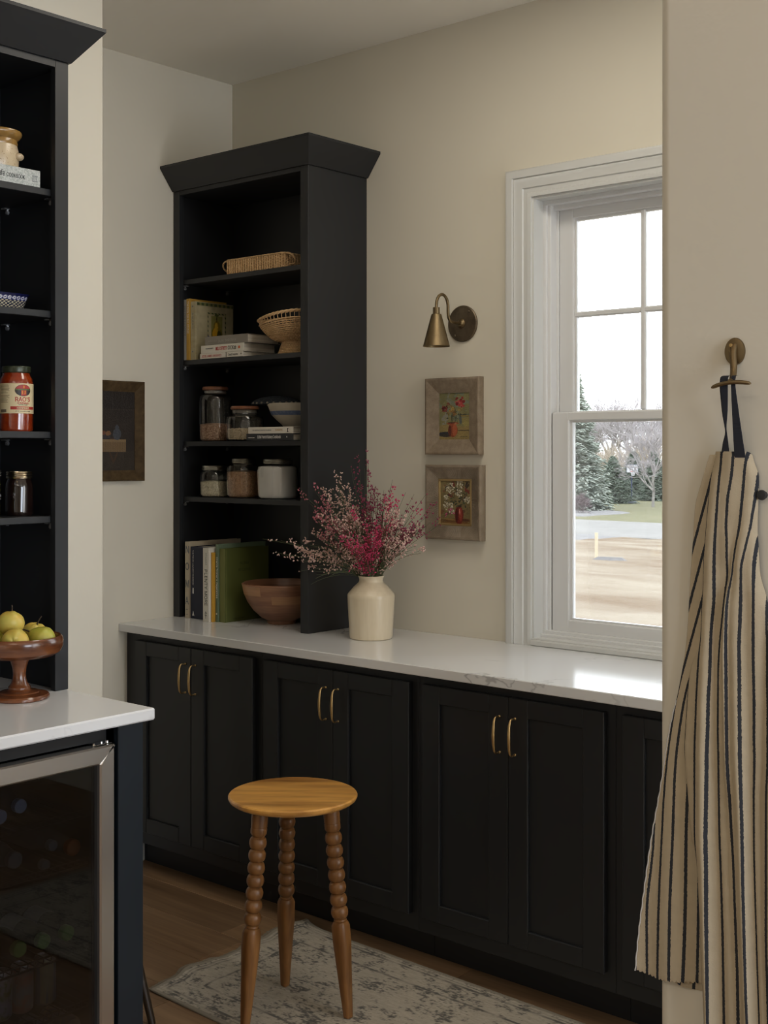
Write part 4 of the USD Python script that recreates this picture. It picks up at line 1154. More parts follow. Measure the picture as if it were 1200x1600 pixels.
# pedestal bowl
pc = (.990, -1.643, .9142)
pd = thing("pedestal_bowl", "turned dark wooden pedestal bowl holding yellow fruit on the near worktop", "bowl", pc)
obj("bowl_dish", lathe([(0, .104), (.028, .104), (.050, .106), (.088, .112), (.104, .122), (.1105, .136), (.1115, .150), (.109, .160), (.1055, .1635), (.102, .161), (.1005, .150), (.094, .134), (.080, .124), (0, .121)], 80, pc), walnut_m, pd, smooth=32)
obj("pedestal_stem", lathe([(.0285, .0255), (.0285, .031), (.026, .034), (.0215, .040), (.0175, .052), (.0165, .066), (.0185, .082), (.023, .096), (.0275, .1045), (.0275, .106)], 56, pc), walnut_m, pd, smooth=32)
obj("pedestal_foot", lathe([(0, 0), (.073, 0), (.0765, .003), (.0765, .008), (.073, .0125), (.062, .015), (.052, .0165), (.050, .0185), (.048, .020), (.034, .0215), (.0305, .0235), (.0285, .026), (0, .026)], 72, pc), walnut_m, pd, smooth=32)
fruit_m = mat("yellow_fruit", (.68, .46, .085), .42, vary=((22, 22, 22), (.52, .47, .10), .35, .7), bump=((160, 160, 160), .08, .002))
peargreen_m = mat("green_pear", (.40, .40, .05), .4, vary=((28, 28, 28), (.55, .44, .09), .4, .75), bump=((160, 160, 160), .08, .002))
dkstem_m = mat("fruit_stem", (.045, .028, .014), .7)


def fruit(label, c, r, squash, tilt, az, m, kind="apple", stem=True):
    t = thing("quince" if kind == "apple" else "pear", label, "quince" if kind == "apple" else "pear", c, group=None)
    if kind == "apple":
        th = np.linspace(0, PI, 28)
        rad = 1 - .10 * np.exp(-((th) / .28) ** 2) - .16 * np.exp(-((PI - th) / .22) ** 2)
        pr = np.stack([rad * np.sin(th), -rad * np.cos(th) * squash], 1)
    else:
        th = np.linspace(0, PI, 32)
        zz = -np.cos(th)
        pr = np.stack([np.sin(th) * (1 - .34 * np.clip((zz + .15) / 1.15, 0, 1) ** 1.0), zz * 1.12 + .04], 1)
    pr[0, 0] = pr[-1, 0] = 0
    v, f = lathe(pr * r, 40)
    a = np.arctan2(v[:, 1], v[:, 0])
    v *= (1 + .03 * np.cos(5 * a + 1) * (1 if kind == "apple" else .5) * np.clip(v[:, 2:3].ravel() / r + .4, 0, 1))[:, None]
    ct_, st_ = math.cos(tilt), math.sin(tilt); ca, sa = math.cos(az), math.sin(az)
    M = np.array([[ca, -sa, 0], [sa, ca, 0], [0, 0, 1]]) @ np.array([[ct_, 0, st_], [0, 1, 0], [-st_, 0, ct_]])
    obj("fruit_body", move((v, f), c, M=M), m, t, smooth=True)
    tz = pr[-1, 1] * r
    if stem: obj("stem", move(tube(smooth_path([(0, 0, tz - .004), (.001, 0, tz + .010), (.005, .002, tz + .026)], 10), np.linspace(.0022, .0018, 10), 6), c, M=M), dkstem_m, t)
    obj("calyx", move(lathe([(0, -.002), (.005, -.0012), (.0035, .001), (0, .0014)], 8), np.array(c) + M @ np.array([0, 0, pr[0, 1] * r + .0006]), M=M), dkstem_m, t)


PC = np.array(pc)
fruit("topmost yellow quince resting on the other fruit in the pedestal bowl", tuple(PC + [-.012, -.018, .196]), .0345, .92, .5, 2.4, fruit_m)
fruit("round yellow quince at the front of the pedestal bowl, its dark blossom end outwards", tuple(PC + [.050, -.045, .1565]), .0345, .90, -1.45, -.72 + PI, fruit_m, stem=False)
fruit("green pear with a long stem lying at the right of the pedestal bowl", tuple(PC + [.046, .037, .157]), .0330, 1, 1.15, 3.6, peargreen_m, "pear")
fruit("yellow quince half hidden behind the green pear", tuple(PC + [-.022, .060, .1585]), .0340, .92, .3, .4, fruit_m)
fruit("pale green quince at the bowl's left, cut by the picture's edge", tuple(PC + [-.036, -.062, .158]), .0335, .92, .4, 1.0, peargreen_m)

# ------------------------------------------------------------------ wall lamp and paintings
sc = thing("wall_sconce", "aged brass wall lamp with a cone shade above the paintings", "wall lamp", (1.187, 0, 2.002))
RY = [[1, 0, 0], [0, 0, -1], [0, 1, 0]]
obj("backplate", move(lathe([(0, 0), (.0625, 0), (.0632, .002), (.0632, .005), (.060, .008), (.030, .0105), (0, .011)], 64), (1.187, -.0002, 2.002), M=RY), bronze_m, sc, smooth=32)
obj("arm_collar", move(lathe([(0, .0105), (.017, .0108), (.0165, .014), (.012, .017), (.0085, .022), (0, .022)], 32), (1.187, 0, 2.002), M=RY), bronze2_m, sc, smooth=32)
for dx, dz in ((.030, .040), (-.030, -.040)):
    obj("screw", move(lathe([(0, .006), (.0045, .0085), (.0045, .0115), (.003, .0128), (0, .013)], 12), (1.187 + dx, 0, 2.002 + dz), M=RY), bronze_m, sc, smooth=30)
sy = -.150
obj("arm", tube(smooth_path([(1.187, -.018, 2.002), (1.187, -.050, 2.002), (1.187, -.078, 2.010), (1.187, -.086, 2.034), (1.187, -.087, 2.058), (1.187, -.096, 2.082), (1.187, -.118, 2.093), (1.187, -.140, 2.082), (1.187, sy, 2.056), (1.187, sy, 2.040)], 60), .0052, 12), bronze2_m, sc, smooth=60)
obj("socket_cup", lathe([(0, 2.046), (.0115, 2.046), (.0118, 2.044), (.0118, 2.024), (.010, 2.022), (0, 2.022)], 32, (1.187, sy, 0)), bronze2_m, sc, smooth=30)
obj("shade", lathe([(.0, 2.0235), (.0155, 2.0232), (.0175, 2.021), (.0455, 1.915), (.0465, 1.914), (.0450, 1.9135), (.0165, 2.019), (0, 2.0205)][::-1], 64, (1.187, sy, 0)), bronze2_m, sc, smooth=30)
obj("bulb", move(lathe([(0, -.060), (.010, -.056), (.015, -.044), (.014, -.034), (.008, -.020), (.008, 0), (0, 0)], 24), (1.187, sy, 2.018)), mat("bulb_glass", (.75, .73, .68), .2), sc, smooth=40)


def picture(label, x0, x1, z0, z1, fm, fw, depth, fn, plane="y", ribs=False, slip=None, name="framed_painting", nx=150):
    """frame of sloping mitred bars with a painted canvas set into it; plane "y": hangs on the window wall; "x": on the left wall (x0, x1 are then y values)"""
    def W(m):   # local: a along the wall, b out from it, c up
        v, f = arr(m)
        return (np.stack([v[:, 0], -v[:, 1], v[:, 2]], 1), f[:, ::-1]) if plane == "y" else (np.stack([v[:, 1], v[:, 0], v[:, 2]], 1), f[:, ::-1])
    o = ((x0 + x1) / 2, 0, z0) if plane == "y" else (0, (x0 + x1) / 2, z0)
    t = thing(name, label, "painting", o)
    d = depth
    for sd in range(4):
        oc_ = [(x0, z0), (x1, z0), (x1, z1), (x0, z1)]; ic = [(x0 + fw, z0 + fw), (x1 - fw, z0 + fw), (x1 - fw, z1 - fw), (x0 + fw, z1 - fw)]
        a, b = sd, (sd + 1) % 4
        P = []
        for q in (a, b):
            O, I_ = np.array(oc_[q]), np.array(ic[q])
            for s, y in ((0, .0004), (0, d * .92), (.08, d), (.16, d), (1, d * .48), (1, .0004)):
                p = O + (I_ - O) * s
                P.append((p[0], y, p[1]))
        bar = obj("frame_bar", W(hull(P)), fm, t)
        if ribs:
            n = int((np.linalg.norm(np.array(oc_[b]) - oc_[a]) - .05) / .0042)
            R_ = []
            for q in range(n):
                s = (q + .5) / n
                A_, B_ = np.array(oc_[a]) + (np.array(oc_[b]) - oc_[a]) * s, np.array(ic[a]) + (np.array(ic[b]) - ic[a]) * s
                R_.append(tube([(A_[0] + (B_[0] - A_[0]) * .22, d * .97, A_[1] + (B_[1] - A_[1]) * .22), (A_[0] + (B_[0] - A_[0]) * .95, d * .54, A_[1] + (B_[1] - A_[1]) * .95)], .0012, 4))
            obj("frame_rib", W(join(*R_)), fm, bar, kind="stuff")
    if slip is not None:
        g_ = .006
        S_ = []
        ix0, ix1, iz0, iz1 = x0 + fw, x1 - fw, z0 + fw, z1 - fw
        obj("gilt_slip", W(join(bx(ix0 - .001, ix0 + g_, .004, d * .52, iz0, iz1, .001), bx(ix1 - g_, ix1 + .001, .004, d * .52, iz0, iz1, .001), bx(ix0, ix1, .004, d * .52, iz1 - g_, iz1 + .001, .001), bx(ix0, ix1, .004, d * .52, iz0 - .001, iz0 + g_, .001))), slip, t)
    w_, h_ = x1 - x0 - 2 * fw, z1 - z0 - 2 * fw
    ny = int(nx * h_ / w_)
    X, Y = np.meshgrid(np.linspace(0, 1, nx), np.linspace(0, 1, ny))
    col = fn(X if plane == "y" else X, Y, w_ / h_)
    relief = .0012 * lerp_noise(X * w_, Y * h_, 260, 3)
    P = np.stack([x0 + fw + X * w_, d * .35 + relief, z0 + fw + Y * h_], -1)
    g, cc_ = sheet(P, np.array([0, -d * .3, 0])), np.vstack([col.reshape(-1, 3)] * 2)
    obj("canvas", W(g), paint_m, t, color=cc_)
    return t


def pot_painting(X, Y, asp):
    """red blooms in a terracotta pot; coordinates from 0 to 1"""
    X = X * .67
    col = np.empty(X.shape + (3,)); col[:] = S(128, 124, 84)
    n1 = lerp_noise(X, Y * .5, 9, 1)[..., None]; n2 = lerp_noise(X * .6, Y, 14, 2)[..., None]
    col = col * (.75 + .5 * n1); col[(n2[..., 0] > .56) & (Y > .4)] = S(120, 128, 110)
    col[(n1[..., 0] > .60) & (X < .25)] = S(140, 138, 128)
    tb = (Y < .30 + .02 * np.sin(X * 9)); col[tb] = (np.array(S(142, 124, 78)) * (.8 + .4 * n2))[tb]
    k = np.random.default_rng(11)
    D = lambda *a, **q: dab(col, X, Y, *a, **q)
    D(.10, .12, .16, .045, (46, 46, 52), .1, 5); D(.15, .08, .13, .03, (58, 52, 46), 0, 6)
    D(.55, .53, .16, .012, (64, 62, 52), .04, 7); D(.60, .50, .15, .02, (135, 115, 60), 0, 8); D(.58, .40, .14, .07, (140, 128, 78), 0, 9); D(.56, .19, .17, .012, (78, 66, 50), 0, 10)
    D(.47, .42, .03, .10, (84, 92, 92), .1, 11); D(.60, .33, .08, .05, (150, 138, 84), 0, 12)
    for q in range(40): D(k.uniform(.02, .64), k.uniform(.42, .97), k.uniform(.01, .04), k.uniform(.01, .03), [(120, 124, 96), (138, 132, 88), (106, 112, 92), (146, 140, 104)][q % 4], k.uniform(-1, 1), 20 + q, mixv=.6)
    for a, b in ((.28, .62), (.34, .70), (.40, .62), (.24, .55), (.44, .72)): D((a + .30) / 2, (b + .36) / 2, .007, abs(b - .34) / 2, (58, 64, 48), (.30 - a) * -1.2, 70)
    D(.30, .20, .105, .15, (138, 66, 40), 0, 71, rag=.12, freq=20); D(.345, .20, .05, .13, (168, 88, 56), 0, 72); D(.235, .18, .035, .12, (92, 42, 30), 0, 73); D(.30, .345, .125, .028, (150, 74, 46), 0, 74); D(.27, .357, .085, .014, (74, 34, 28), 0, 75); D(.36, .335, .03, .012, (178, 128, 92), .1, 76)
    for cx, cy, r, cs in ((.455, .80, .11, [(150, 42, 44), (172, 66, 62), (120, 28, 34), (186, 92, 84)]), (.13, .66, .07, [(110, 34, 36), (140, 56, 50), (84, 26, 30)]), (.27, .66, .065, [(160, 128, 66), (176, 146, 84), (130, 96, 50)]), (.20, .76, .035, [(140, 84, 64), (120, 56, 46)]), (.46, .64, .045, [(158, 140, 82), (120, 104, 60)]), (.33, .56, .05, [(146, 108, 58), (112, 80, 46)]), (.20, .56, .04, [(110, 92, 52), (132, 108, 60)])):
        for q in range(26):
            a, d = k.uniform(0, 2 * PI), r * k.uniform(0, 1) ** .6
            D(cx + d * math.cos(a), cy + d * math.sin(a), r * k.uniform(.18, .38), r * k.uniform(.15, .30), cs[q % len(cs)], k.uniform(-1.5, 1.5), 100 + q)
    for q in range(14): D(k.uniform(.12, .50), k.uniform(.44, .60), .018, .010, [(60, 66, 44), (84, 84, 54)][q % 2], k.uniform(-1, 1), 200 + q)
    for q in range(7): D(.48 + q * .022, .055 + .006 * (q % 2), .010, .006, (70, 58, 46), .5, 230 + q)
    return col


def vase_painting(X, Y, asp):
    X = X * .67
    col = np.empty(X.shape + (3,)); col[:] = S(118, 104, 68)
    n1 = lerp_noise(X, Y * .4, 10, 5)[..., None]
    col = col * (.7 + .6 * n1)
    k = np.random.default_rng(23)
    D = lambda *a, **q: dab(col, X, Y, *a, **q)
    for q in range(60): D(k.uniform(0, .67), k.uniform(.2, 1), k.uniform(.015, .05), k.uniform(.012, .035), [(128, 112, 74), (96, 84, 58), (142, 128, 88), (112, 66, 48), (84, 62, 46)][q % 5], k.uniform(-1.5, 1.5), q, mixv=.7)
    for q in range(14): D(k.uniform(.08, .60), k.uniform(.45, .98), .02, .06, [(60, 52, 44), (112, 44, 36), (76, 60, 44)][q % 3], k.uniform(-.7, .7), 70 + q)
    D(.33, .10, .40, .05, (104, 72, 40), .05, 90); D(.20, .13, .14, .018, (140, 112, 66), -.1, 91); D(.50, .12, .12, .02, (74, 46, 30), 0, 92); D(.33, .04, .4, .03, (128, 96, 52), 0, 93)
    D(.41, .225, .088, .20, (104, 32, 24), 0, 94, rag=.1, freq=12); D(.44, .24, .035, .15, (140, 58, 44), 0, 95); D(.362, .21, .022, .14, (66, 20, 18), 0, 96); D(.42, .30, .012, .07, (190, 120, 104), .1, 97); D(.41, .42, .05, .02, (60, 40, 32), 0, 98)
    for q in range(40): D(k.uniform(.14, .60), k.uniform(.38, .92), .030, .012, [(56, 66, 46), (72, 84, 58), (44, 50, 40)][q % 3], k.uniform(-1.6, 1.6), 110 + q)
    for cx, cy, rx, ry in ((.23, .80, .085, .12), (.42, .90, .075, .10), (.40, .70, .07, .09), (.18, .42, .11, .09), (.26, .30, .05, .05), (.58, .56, .07, .07), (.14, .60, .04, .05)):
        for q in range(34):
            a, d = k.uniform(0, 2 * PI), k.uniform(0, 1) ** .6
            D(cx + rx * d * math.cos(a), cy + ry * d * math.sin(a), .016 + .010 * k.random(), .012, [(186, 180, 158), (206, 202, 182), (160, 152, 128), (140, 130, 104)][q % 4], k.uniform(-1.5, 1.5), 160 + q)
    for q in range(16): D(k.uniform(.12, .60), k.uniform(.36, .9), .022, .007, (48, 56, 40), k.uniform(-1.6, 1.6), 210 + q)
    return col


def table_painting(X, Y, asp):
    """generic dark interior: a cloth covered table on trestle legs with jugs and fruit, a curtain at the side; nobody in it"""
    X = X * .67
    col = np.empty(X.shape + (3,)); col[:] = S(40, 31, 24)
    col = col * (.7 + .6 * lerp_noise(X, Y, 7, 2))[..., None]
    D = lambda *a, **q: dab(col, X, Y, *a, **q)
    col[(Y > .78)] *= .8
    col[(np.abs(Y - .77) < .008)] = S(52, 42, 34)
    col[Y < .24] = (np.array(S(50, 41, 31)) * (.7 + .5 * lerp_noise(X, Y, 11, 6))[..., None])[Y < .24]
    tbl = (Y > .235) & (Y < .395) & (X < .62 * 1.0) & (X > .10)
    col[tbl] = (np.array(S(112, 90, 62)) * (.85 + .25 * np.sin(X * 160) ** 2)[..., None])[tbl]
    col[(Y >= .36) & tbl] = S(128, 106, 76)
    for a in (.22, .26, .48, .52): D(a, .16, .010, .075, (70, 48, 30), .35 if a in (.22, .48) else -.35, 3)
    for n, (cx, cy, rx, ry, c) in enumerate([(.20, .46, .045, .075, (62, 66, 74)), (.20, .545, .022, .03, (62, 66, 74)), (.33, .44, .06, .045, (52, 46, 50)), (.30, .47, .03, .03, (120, 84, 52)), (.36, .475, .03, .03, (104, 62, 42)), (.50, .46, .045, .09, (96, 52, 44)), (.50, .56, .022, .04, (112, 70, 54)), (.42, .42, .05, .02, (130, 112, 84)), (.26, .40, .03, .008, (70, 48, 34)), (.44, .385, .03, .008, (74, 50, 36)), (.58, .42, .03, .03, (130, 92, 56)), (.67, .42, .035, .17, (66, 32, 28)), (.68, .50, .02, .10, (88, 44, 36)), (.66, .22, .03, .05, (104, 92, 72)), (.55, .09, .08, .05, (58, 54, 52))]):
        D(cx, cy, rx, ry, c, 0, 40 + n)
    return col


gold_slip_m = mat("gilt_slip", (.55, .40, .19), .35, .7)
picture("framed painting of red flowers in a clay pot, under the wall lamp", 1.036, 1.275, 1.547, 1.815, frame1_m, .053, .028, pot_painting)
picture("framed painting of white blossoms in a red vase, lower of two, ribbed frame", 1.039, 1.283, 1.250, 1.511, frame2_m, .050, .030, vase_painting, ribs=True, slip=gold_slip_m)
picture("dark framed picture half hidden by the wall corner near the left bookcase", -.815, -.464, 1.447, 1.822, frame3_m, .040, .020, lambda X, Y, a: table_painting(1 - X, Y, a)[:, ::1], plane="x", nx=140)

# ------------------------------------------------------------------ hook and striped apron on the near wall
HY = -1.73
hk = thing("wall_hook", "aged brass wall hook with an oval plate and curved crossbar", "hook", (3.025, HY, 1.708))
obj("hook_plate", move(lathe([(0, 0), (.0185, 0), (.0190, .002), (.0182, .0045), (.012, .0062), (0, .0066)], 48, sx=.86, sy=1.1), (3.025, HY - .0001, 1.7075), M=RY), bronze2_m, hk, smooth=35)
obj("hook_arm", tube(smooth_path([(3.025, HY - .004, 1.7160), (3.0255, HY - .009, 1.706), (3.028, HY - .013, 1.690), (3.031, HY - .020, 1.674), (3.034, HY - .030, 1.664), (3.036, HY - .040, 1.6605)], 30), np.linspace(.0062, .0042, 30), 12), bronze2_m, hk, smooth=60)
for z in (1.7165, 1.7075):
    obj("screw", move(lathe([(0, .004), (.0031, .0072 + .003), (.0026, .0088 + .003), (0, .0094 + .003)], 14), (3.0225, HY, z), M=RY), brass_m, hk, smooth=30)
xb = np.linspace(-1, 1, 33)
obj("crossbar", tube(np.stack([3.0355 + .0315 * xb, HY - .042 + .005 * xb ** 2, 1.6590 - .0045 * (xb - .25) ** 2], 1), .0042 * np.sqrt(np.clip(1.02 - xb ** 8, .05, 1)), 12, flat=.75), bronze2_m, hk, smooth=60)

ROWS=[
(1.557, 2.995, 3.054, [2.973, 2.992, 3.01, 3.03, 3.051, 3.066, 3.078, 3.087, 3.1, 3.114, 3.125]) ,
(1.524, 2.989, 3.064, [2.972, 2.99, 3.008, 3.028, 3.047, 3.064, 3.075, 3.086, 3.1, 3.113, 3.125]) ,
(1.485, 2.985, 3.064, [2.971, 2.987, 3.006, 3.022, 3.044, 3.061, 3.073, 3.084, 3.099, 3.113, 3.125]) ,
(1.446, 2.982, 3.064, [2.969, 2.984, 3.004, 3.02, 3.041, 3.057, 3.068, 3.083, 3.098, 3.112, 3.125]) ,
(1.417, 2.979, 3.066, [2.968, 2.982, 3.002, 3.022, 3.036, 3.052, 3.064, 3.083, 3.097, 3.112, 3.125]) ,
(1.378, 2.976, 3.068, [2.967, 2.979, 3.001, 3.022, 3.03, 3.044, 3.062, 3.08, 3.095, 3.11, 3.124]) ,
(1.343, 2.975, 3.077, [2.965, 2.978, 3.001, 3.018, 3.024, 3.044, 3.063, 3.079, 3.094, 3.109, 3.123]) ,
(1.306, 2.973, 3.087, [2.962, 2.977, 2.998, 3.014, 3.022, 3.043, 3.063, 3.081, 3.096, 3.112, 3.126]) ,
(1.272, 2.971, 3.097, [2.959, 2.976, 2.996, 3.01, 3.021, 3.042, 3.063, 3.083, 3.098, 3.114, 3.129]) ,
(1.22, 2.955, 3.103, [2.954, 2.974, 2.995, 3.007, 3.022, 3.043, 3.064, 3.083, 3.1, 3.115, 3.13]) ,
(1.176, 2.95, 3.109, [2.952, 2.972, 2.993, 3.007, 3.023, 3.044, 3.065, 3.084, 3.1, 3.117, 3.132]) ,
(1.14, 2.948, 3.111, [2.95, 2.971, 2.993, 3.007, 3.024, 3.045, 3.065, 3.084, 3.1, 3.117, 3.133]) ,
(1.102, 2.946, 3.114, [2.948, 2.97, 2.992, 3.008, 3.025, 3.046, 3.066, 3.084, 3.101, 3.117, 3.133]) ,
(1.042, 2.952, 3.118, [2.95, 2.97, 2.992, 3.009, 3.029, 3.049, 3.065, 3.082, 3.099, 3.116, 3.133]) ,
(0.978, 2.958, 3.121, [2.954, 2.969, 2.991, 3.01, 3.031, 3.051, 3.065, 3.082, 3.099, 3.116, 3.133]) ,
(0.924, 2.968, 3.124, [2.954, 2.97, 2.992, 3.012, 3.033, 3.052, 3.066, 3.082, 3.099, 3.117, 3.134]) ,
(0.852, 2.972, 3.127, [2.954, 2.973, 2.992, 3.014, 3.036, 3.054, 3.068, 3.082, 3.1, 3.118, 3.136]) ,
(0.783, 2.975, 3.129, [2.954, 2.976, 2.993, 3.015, 3.039, 3.056, 3.07, 3.084, 3.102, 3.12, 3.138]) ,
(0.692, 2.98, 3.131, [2.954, 2.981, 2.994, 3.016, 3.041, 3.06, 3.073, 3.087, 3.106, 3.124, 3.142]) ,
]
stripe_m = usdkit.material(stage, "/World/Looks/striped_linen", {
    "uv": ("uvmap", {"attribute": "st"}), "s": ("separate_xyz", {}), "n": ("noise_texture", {"scale": 420.0, "detail": 1.0}), "n3": ("noise_texture", {"scale": 60.0, "detail": 3.0}), "tc": ("texture_coordinate", {}),
    "wob": ("math", {"math_type": "multiply_add", "value2": .10, "value3": -.05}), "u2": ("math", {"math_type": "add"}), "u3": ("math", {"math_type": "add", "value2": 20.5}),
    "f": ("math", {"math_type": "fraction"}), "d": ("math", {"math_type": "subtract", "value2": .5}), "ab": ("math", {"math_type": "absolute"}),
    "r": ("rgb_ramp", {"ramp": [(0, (.042, .045, .053)), (.105, (.042, .045, .053)), (.125, (.585, .49, .345)), (1, (.585, .49, .345))]}),
    "tone": ("rgb_ramp", {"ramp": [(0, (.86, .86, .86)), (1, (1.06, 1.06, 1.06))]}), "mx": ("mix", {"mix_type": "multiply", "fac": 1.0}),
    "b": ("bump", {"strength": .25, "distance": .001}), "p": ("principled_bsdf", {"roughness": .9, "specular_ior_level": .2}), "tr": ("translucent_bsdf", {}), "mc": ("mix_closure", {"fac": .12})},
    [("uv.UV", "s.vector"), ("tc.object", "n.vector"), ("tc.object", "n3.vector"), ("n.fac", "wob.value1"), ("s.x", "u2.value1"), ("wob.value", "u2.value2"), ("u2.value", "u3.value1"), ("u3.value", "f.value1"), ("f.value", "d.value1"), ("d.value", "ab.value1"),
     ("ab.value", "r.fac"), ("n3.fac", "tone.fac"), ("r.color", "mx.color1"), ("tone.color", "mx.color2"), ("mx.color", "p.base_color"), ("mx.color", "tr.color"), ("n.fac", "b.height"), ("b.normal", "p.normal"), ("p.BSDF", "mc.closure1"), ("tr.BSDF", "mc.closure2")], surface="mc.closure")
ap = thing("apron", "cream apron with narrow dark stripes hanging from the brass wall hook", "apron", (3.03, HY - .02, .60))
zr = np.array([q[0] for q in ROWS])[::-1]
Lf, Rf = PchipInterpolator(zr, [q[1] for q in ROWS][::-1]), PchipInterpolator(zr, [q[2] for q in ROWS][::-1])
Kf = [PchipInterpolator(zr, [q[3][k] for q in ROWS][::-1]) for k in range(11)]
zz = np.r_[np.linspace(1.557, .70, 170), np.linspace(.69, .57, 16)]
ns = 150
P, U = np.zeros((len(zz), ns, 3)), np.zeros((len(zz), ns, 2))
for i, z in enumerate(zz):
    ze = max(z, .693)
    L, R_ = float(Lf(ze)), float(Rf(ze))
    dz = z
    x = np.linspace(L, R_, ns)
    ks = np.maximum.accumulate(np.array([float(f(ze)) for f in Kf]) + np.arange(11) * 1e-5)
    k = np.interp(x, ks, np.arange(-1, 10)); k = np.where(x < ks[0], -1 + (x - ks[0]) / .02, k)
    low = np.clip((1.55 - z) / .5, 0, 1)
    y = -.016 - .005 * np.sin(k * 1.9 + .6) * low - .0035 * np.sin(k * 4.1 + 2 + 3 * z) * low - .010 * low
    y -= .010 * np.exp(-((k - 2.75 - .35 * np.clip((1.25 - z) / .6, 0, 1)) / .32) ** 2) * np.clip((1.42 - z) / .1, 0, 1) * np.clip((z - .95) / .12, 0, 1)
    y -= .004 * meshkit.noise(np.stack([x * 40, np.full(ns, z * 22), x * 0], -1), 4) * np.clip(1 - abs(z - 1.45) / .22, 0, 1) * 1.6
    e = np.minimum(x - L, R_ - x)
    y += .012 * np.exp(-e / .006) * np.array(1.0)                 # edges curl back to the wall
    y = np.minimum(y, -.0045)
    zt_ = z + (.0035 * np.cos((x - 3.03) / .03 * 1.3) if i == 0 else 0)
    if i < 12: zt_ = z + (1 - i / 12) * np.where(x > 3.048, -.010 * ((x - 3.048) / .006) ** 2 * .5, 0).clip(-.012, 0)
    P[i] = np.stack([x, HY + y, np.full(ns, 1.0) * zt_], 1)
    U[i] = np.stack([k, np.full(ns, z)], 1)
g = sheet(P, np.array([0, .0014, 0]))
obj("front_panel", g, stripe_m, ap, smooth=True, uv=np.vstack([U.reshape(-1, 2)] * 2))
# the side of the skirt that falls back behind the front and past the wall's corner
bz = [1.557, 1.509, 1.474, 1.419, 1.355, 1.268, 1.195, 1.114, 1.043, .96, .87, .802, .735][::-1]
bxs = [2.9895, 2.974, 2.964, 2.96, 2.955, 2.949, 2.937, 2.918, 2.906, 2.889, 2.875, 2.866, 2.86][::-1]
Bf = PchipInterpolator(bz, bxs)
SB = {-1: [(1.237, 2.933), (1.151, 2.912), (1.026, 2.894), (.939, 2.890), (.824, 2.878), (.735, 2.879)], 0: [(1.239, 2.949), (1.153, 2.928), (1.028, 2.911), (.964, 2.907), (.861, 2.902), (.735, 2.899)],
      1: [(1.239, 2.964), (1.157, 2.943), (1.06, 2.931), (.968, 2.928), (.834, 2.922), (.735, 2.921)], 2: [(1.239, 2.978), (1.097, 2.956), (1.02, 2.951), (.972, 2.949), (.871, 2.948), (.735, 2.943)], 3: [(1.239, 2.992), (1.1, 2.976), (.976, 2.969), (.845, 2.967), (.735, 2.965)]}
SBf = {k: PchipInterpolator([a for a, b in v][::-1], [b for a, b in v][::-1]) for k, v in SB.items()}


def back_panel(zs, hem, yo, right, nx=60):
    P, U = np.zeros((len(zs), nx, 3)), np.zeros((len(zs), nx, 2))
    for i, z in enumerate(zs):
        L = float(Bf(max(z, .735)))
        R_ = right(z, L)
        x = np.linspace(L, R_, nx)
        q = max(min(z, 1.239), .735)
        ks = np.array([float(SBf[k](q)) for k in range(-1, 4)])
        k = np.interp(x, ks, np.arange(-1, 4)); k = np.where(x < ks[0], -1 + (x - ks[0]) / .019, k); k = np.where(x > ks[-1], 3 + (x - ks[-1]) / .020, k)
        if z > 1.20:   # the cloth slants where it is gathered
            w_ = np.clip((z - 1.20) / .039, 0, 1)
            k = k * (1 - w_) + w_ * ((x - 2.949) / .019 - (z - 1.239) / .066)
        y = yo - .004 * np.sin(k * 1.5) * np.clip((1.4 - z) / .4, 0, 1)
        P[i] = np.stack([x, HY + y, z + hem(x) * np.clip((.80 - z) / .065, 0, 1)], 1)
        U[i] = np.stack([k, np.full(nx, z)], 1)
    return P, U


hem1 = lambda x: np.interp(x, [2.86, 2.879, 2.90, 2.922, 2.943, 2.967, 3.0], [0, -.002, -.003, 0, .003, .008, .012]) + .0015 * np.sin(x * 900)
zs_ = np.linspace(1.552, .735, 130)
P, U = back_panel(zs_, hem1, -.0105, lambda z, L: min(max(float(Lf(z)) + .018, L + .012), 3.01))
obj("side_panel", sheet(P, np.array([0, .0016, 0])), stripe_m, ap, smooth=True, uv=np.vstack([U.reshape(-1, 2)] * 2))
edge = P[60:, 0] + np.array([-.0004, .0006, 0])
edge[:, 0] += .0006 * np.sin(np.arange(len(edge)) * 1.7)
obj("selvage", tube(edge, .0013, 6), mat("rim_light_thread", (.62, .60, .57), .9), ap, smooth=60)  # pale tube added along the cloth edge to imitate window rim light
P2, U2 = back_panel(np.linspace(.90, .735, 20), lambda x: np.interp(x, [2.90, 2.922, 2.943, 2.962, 3.0], [.01, 0, -.006, -.006, -.002]) , -.0055, lambda z, L: 2.985)
P2[:, :, 0] = np.maximum(P2[:, :, 0], 2.912)
U2[:, :, 0] += .35
obj("hem_layer", sheet(P2, np.array([0, .0012, 0])), stripe_m, ap, smooth=True, uv=np.vstack([U2.reshape(-1, 2)] * 2))
strap_m = mat("navy_webbing", (.016, .019, .030), .8, bump=((30, 30, 900), .3, .001))


def ribbon(rows, n=30):
    """flat strap through (x left, x right, y, z) rows"""
    r_ = np.array(rows, float); t = np.linspace(0, 1, len(r_)); f = PchipInterpolator(t, r_)
    q = f(np.linspace(0, 1, n))
    P = np.stack([np.stack([q[:, 0] + (q[:, 1] - q[:, 0]) * s, q[:, 2], q[:, 3]], 1) for s in np.linspace(0, 1, 5)], 1)
    return sheet(P, np.array([0, .0016, 0]))


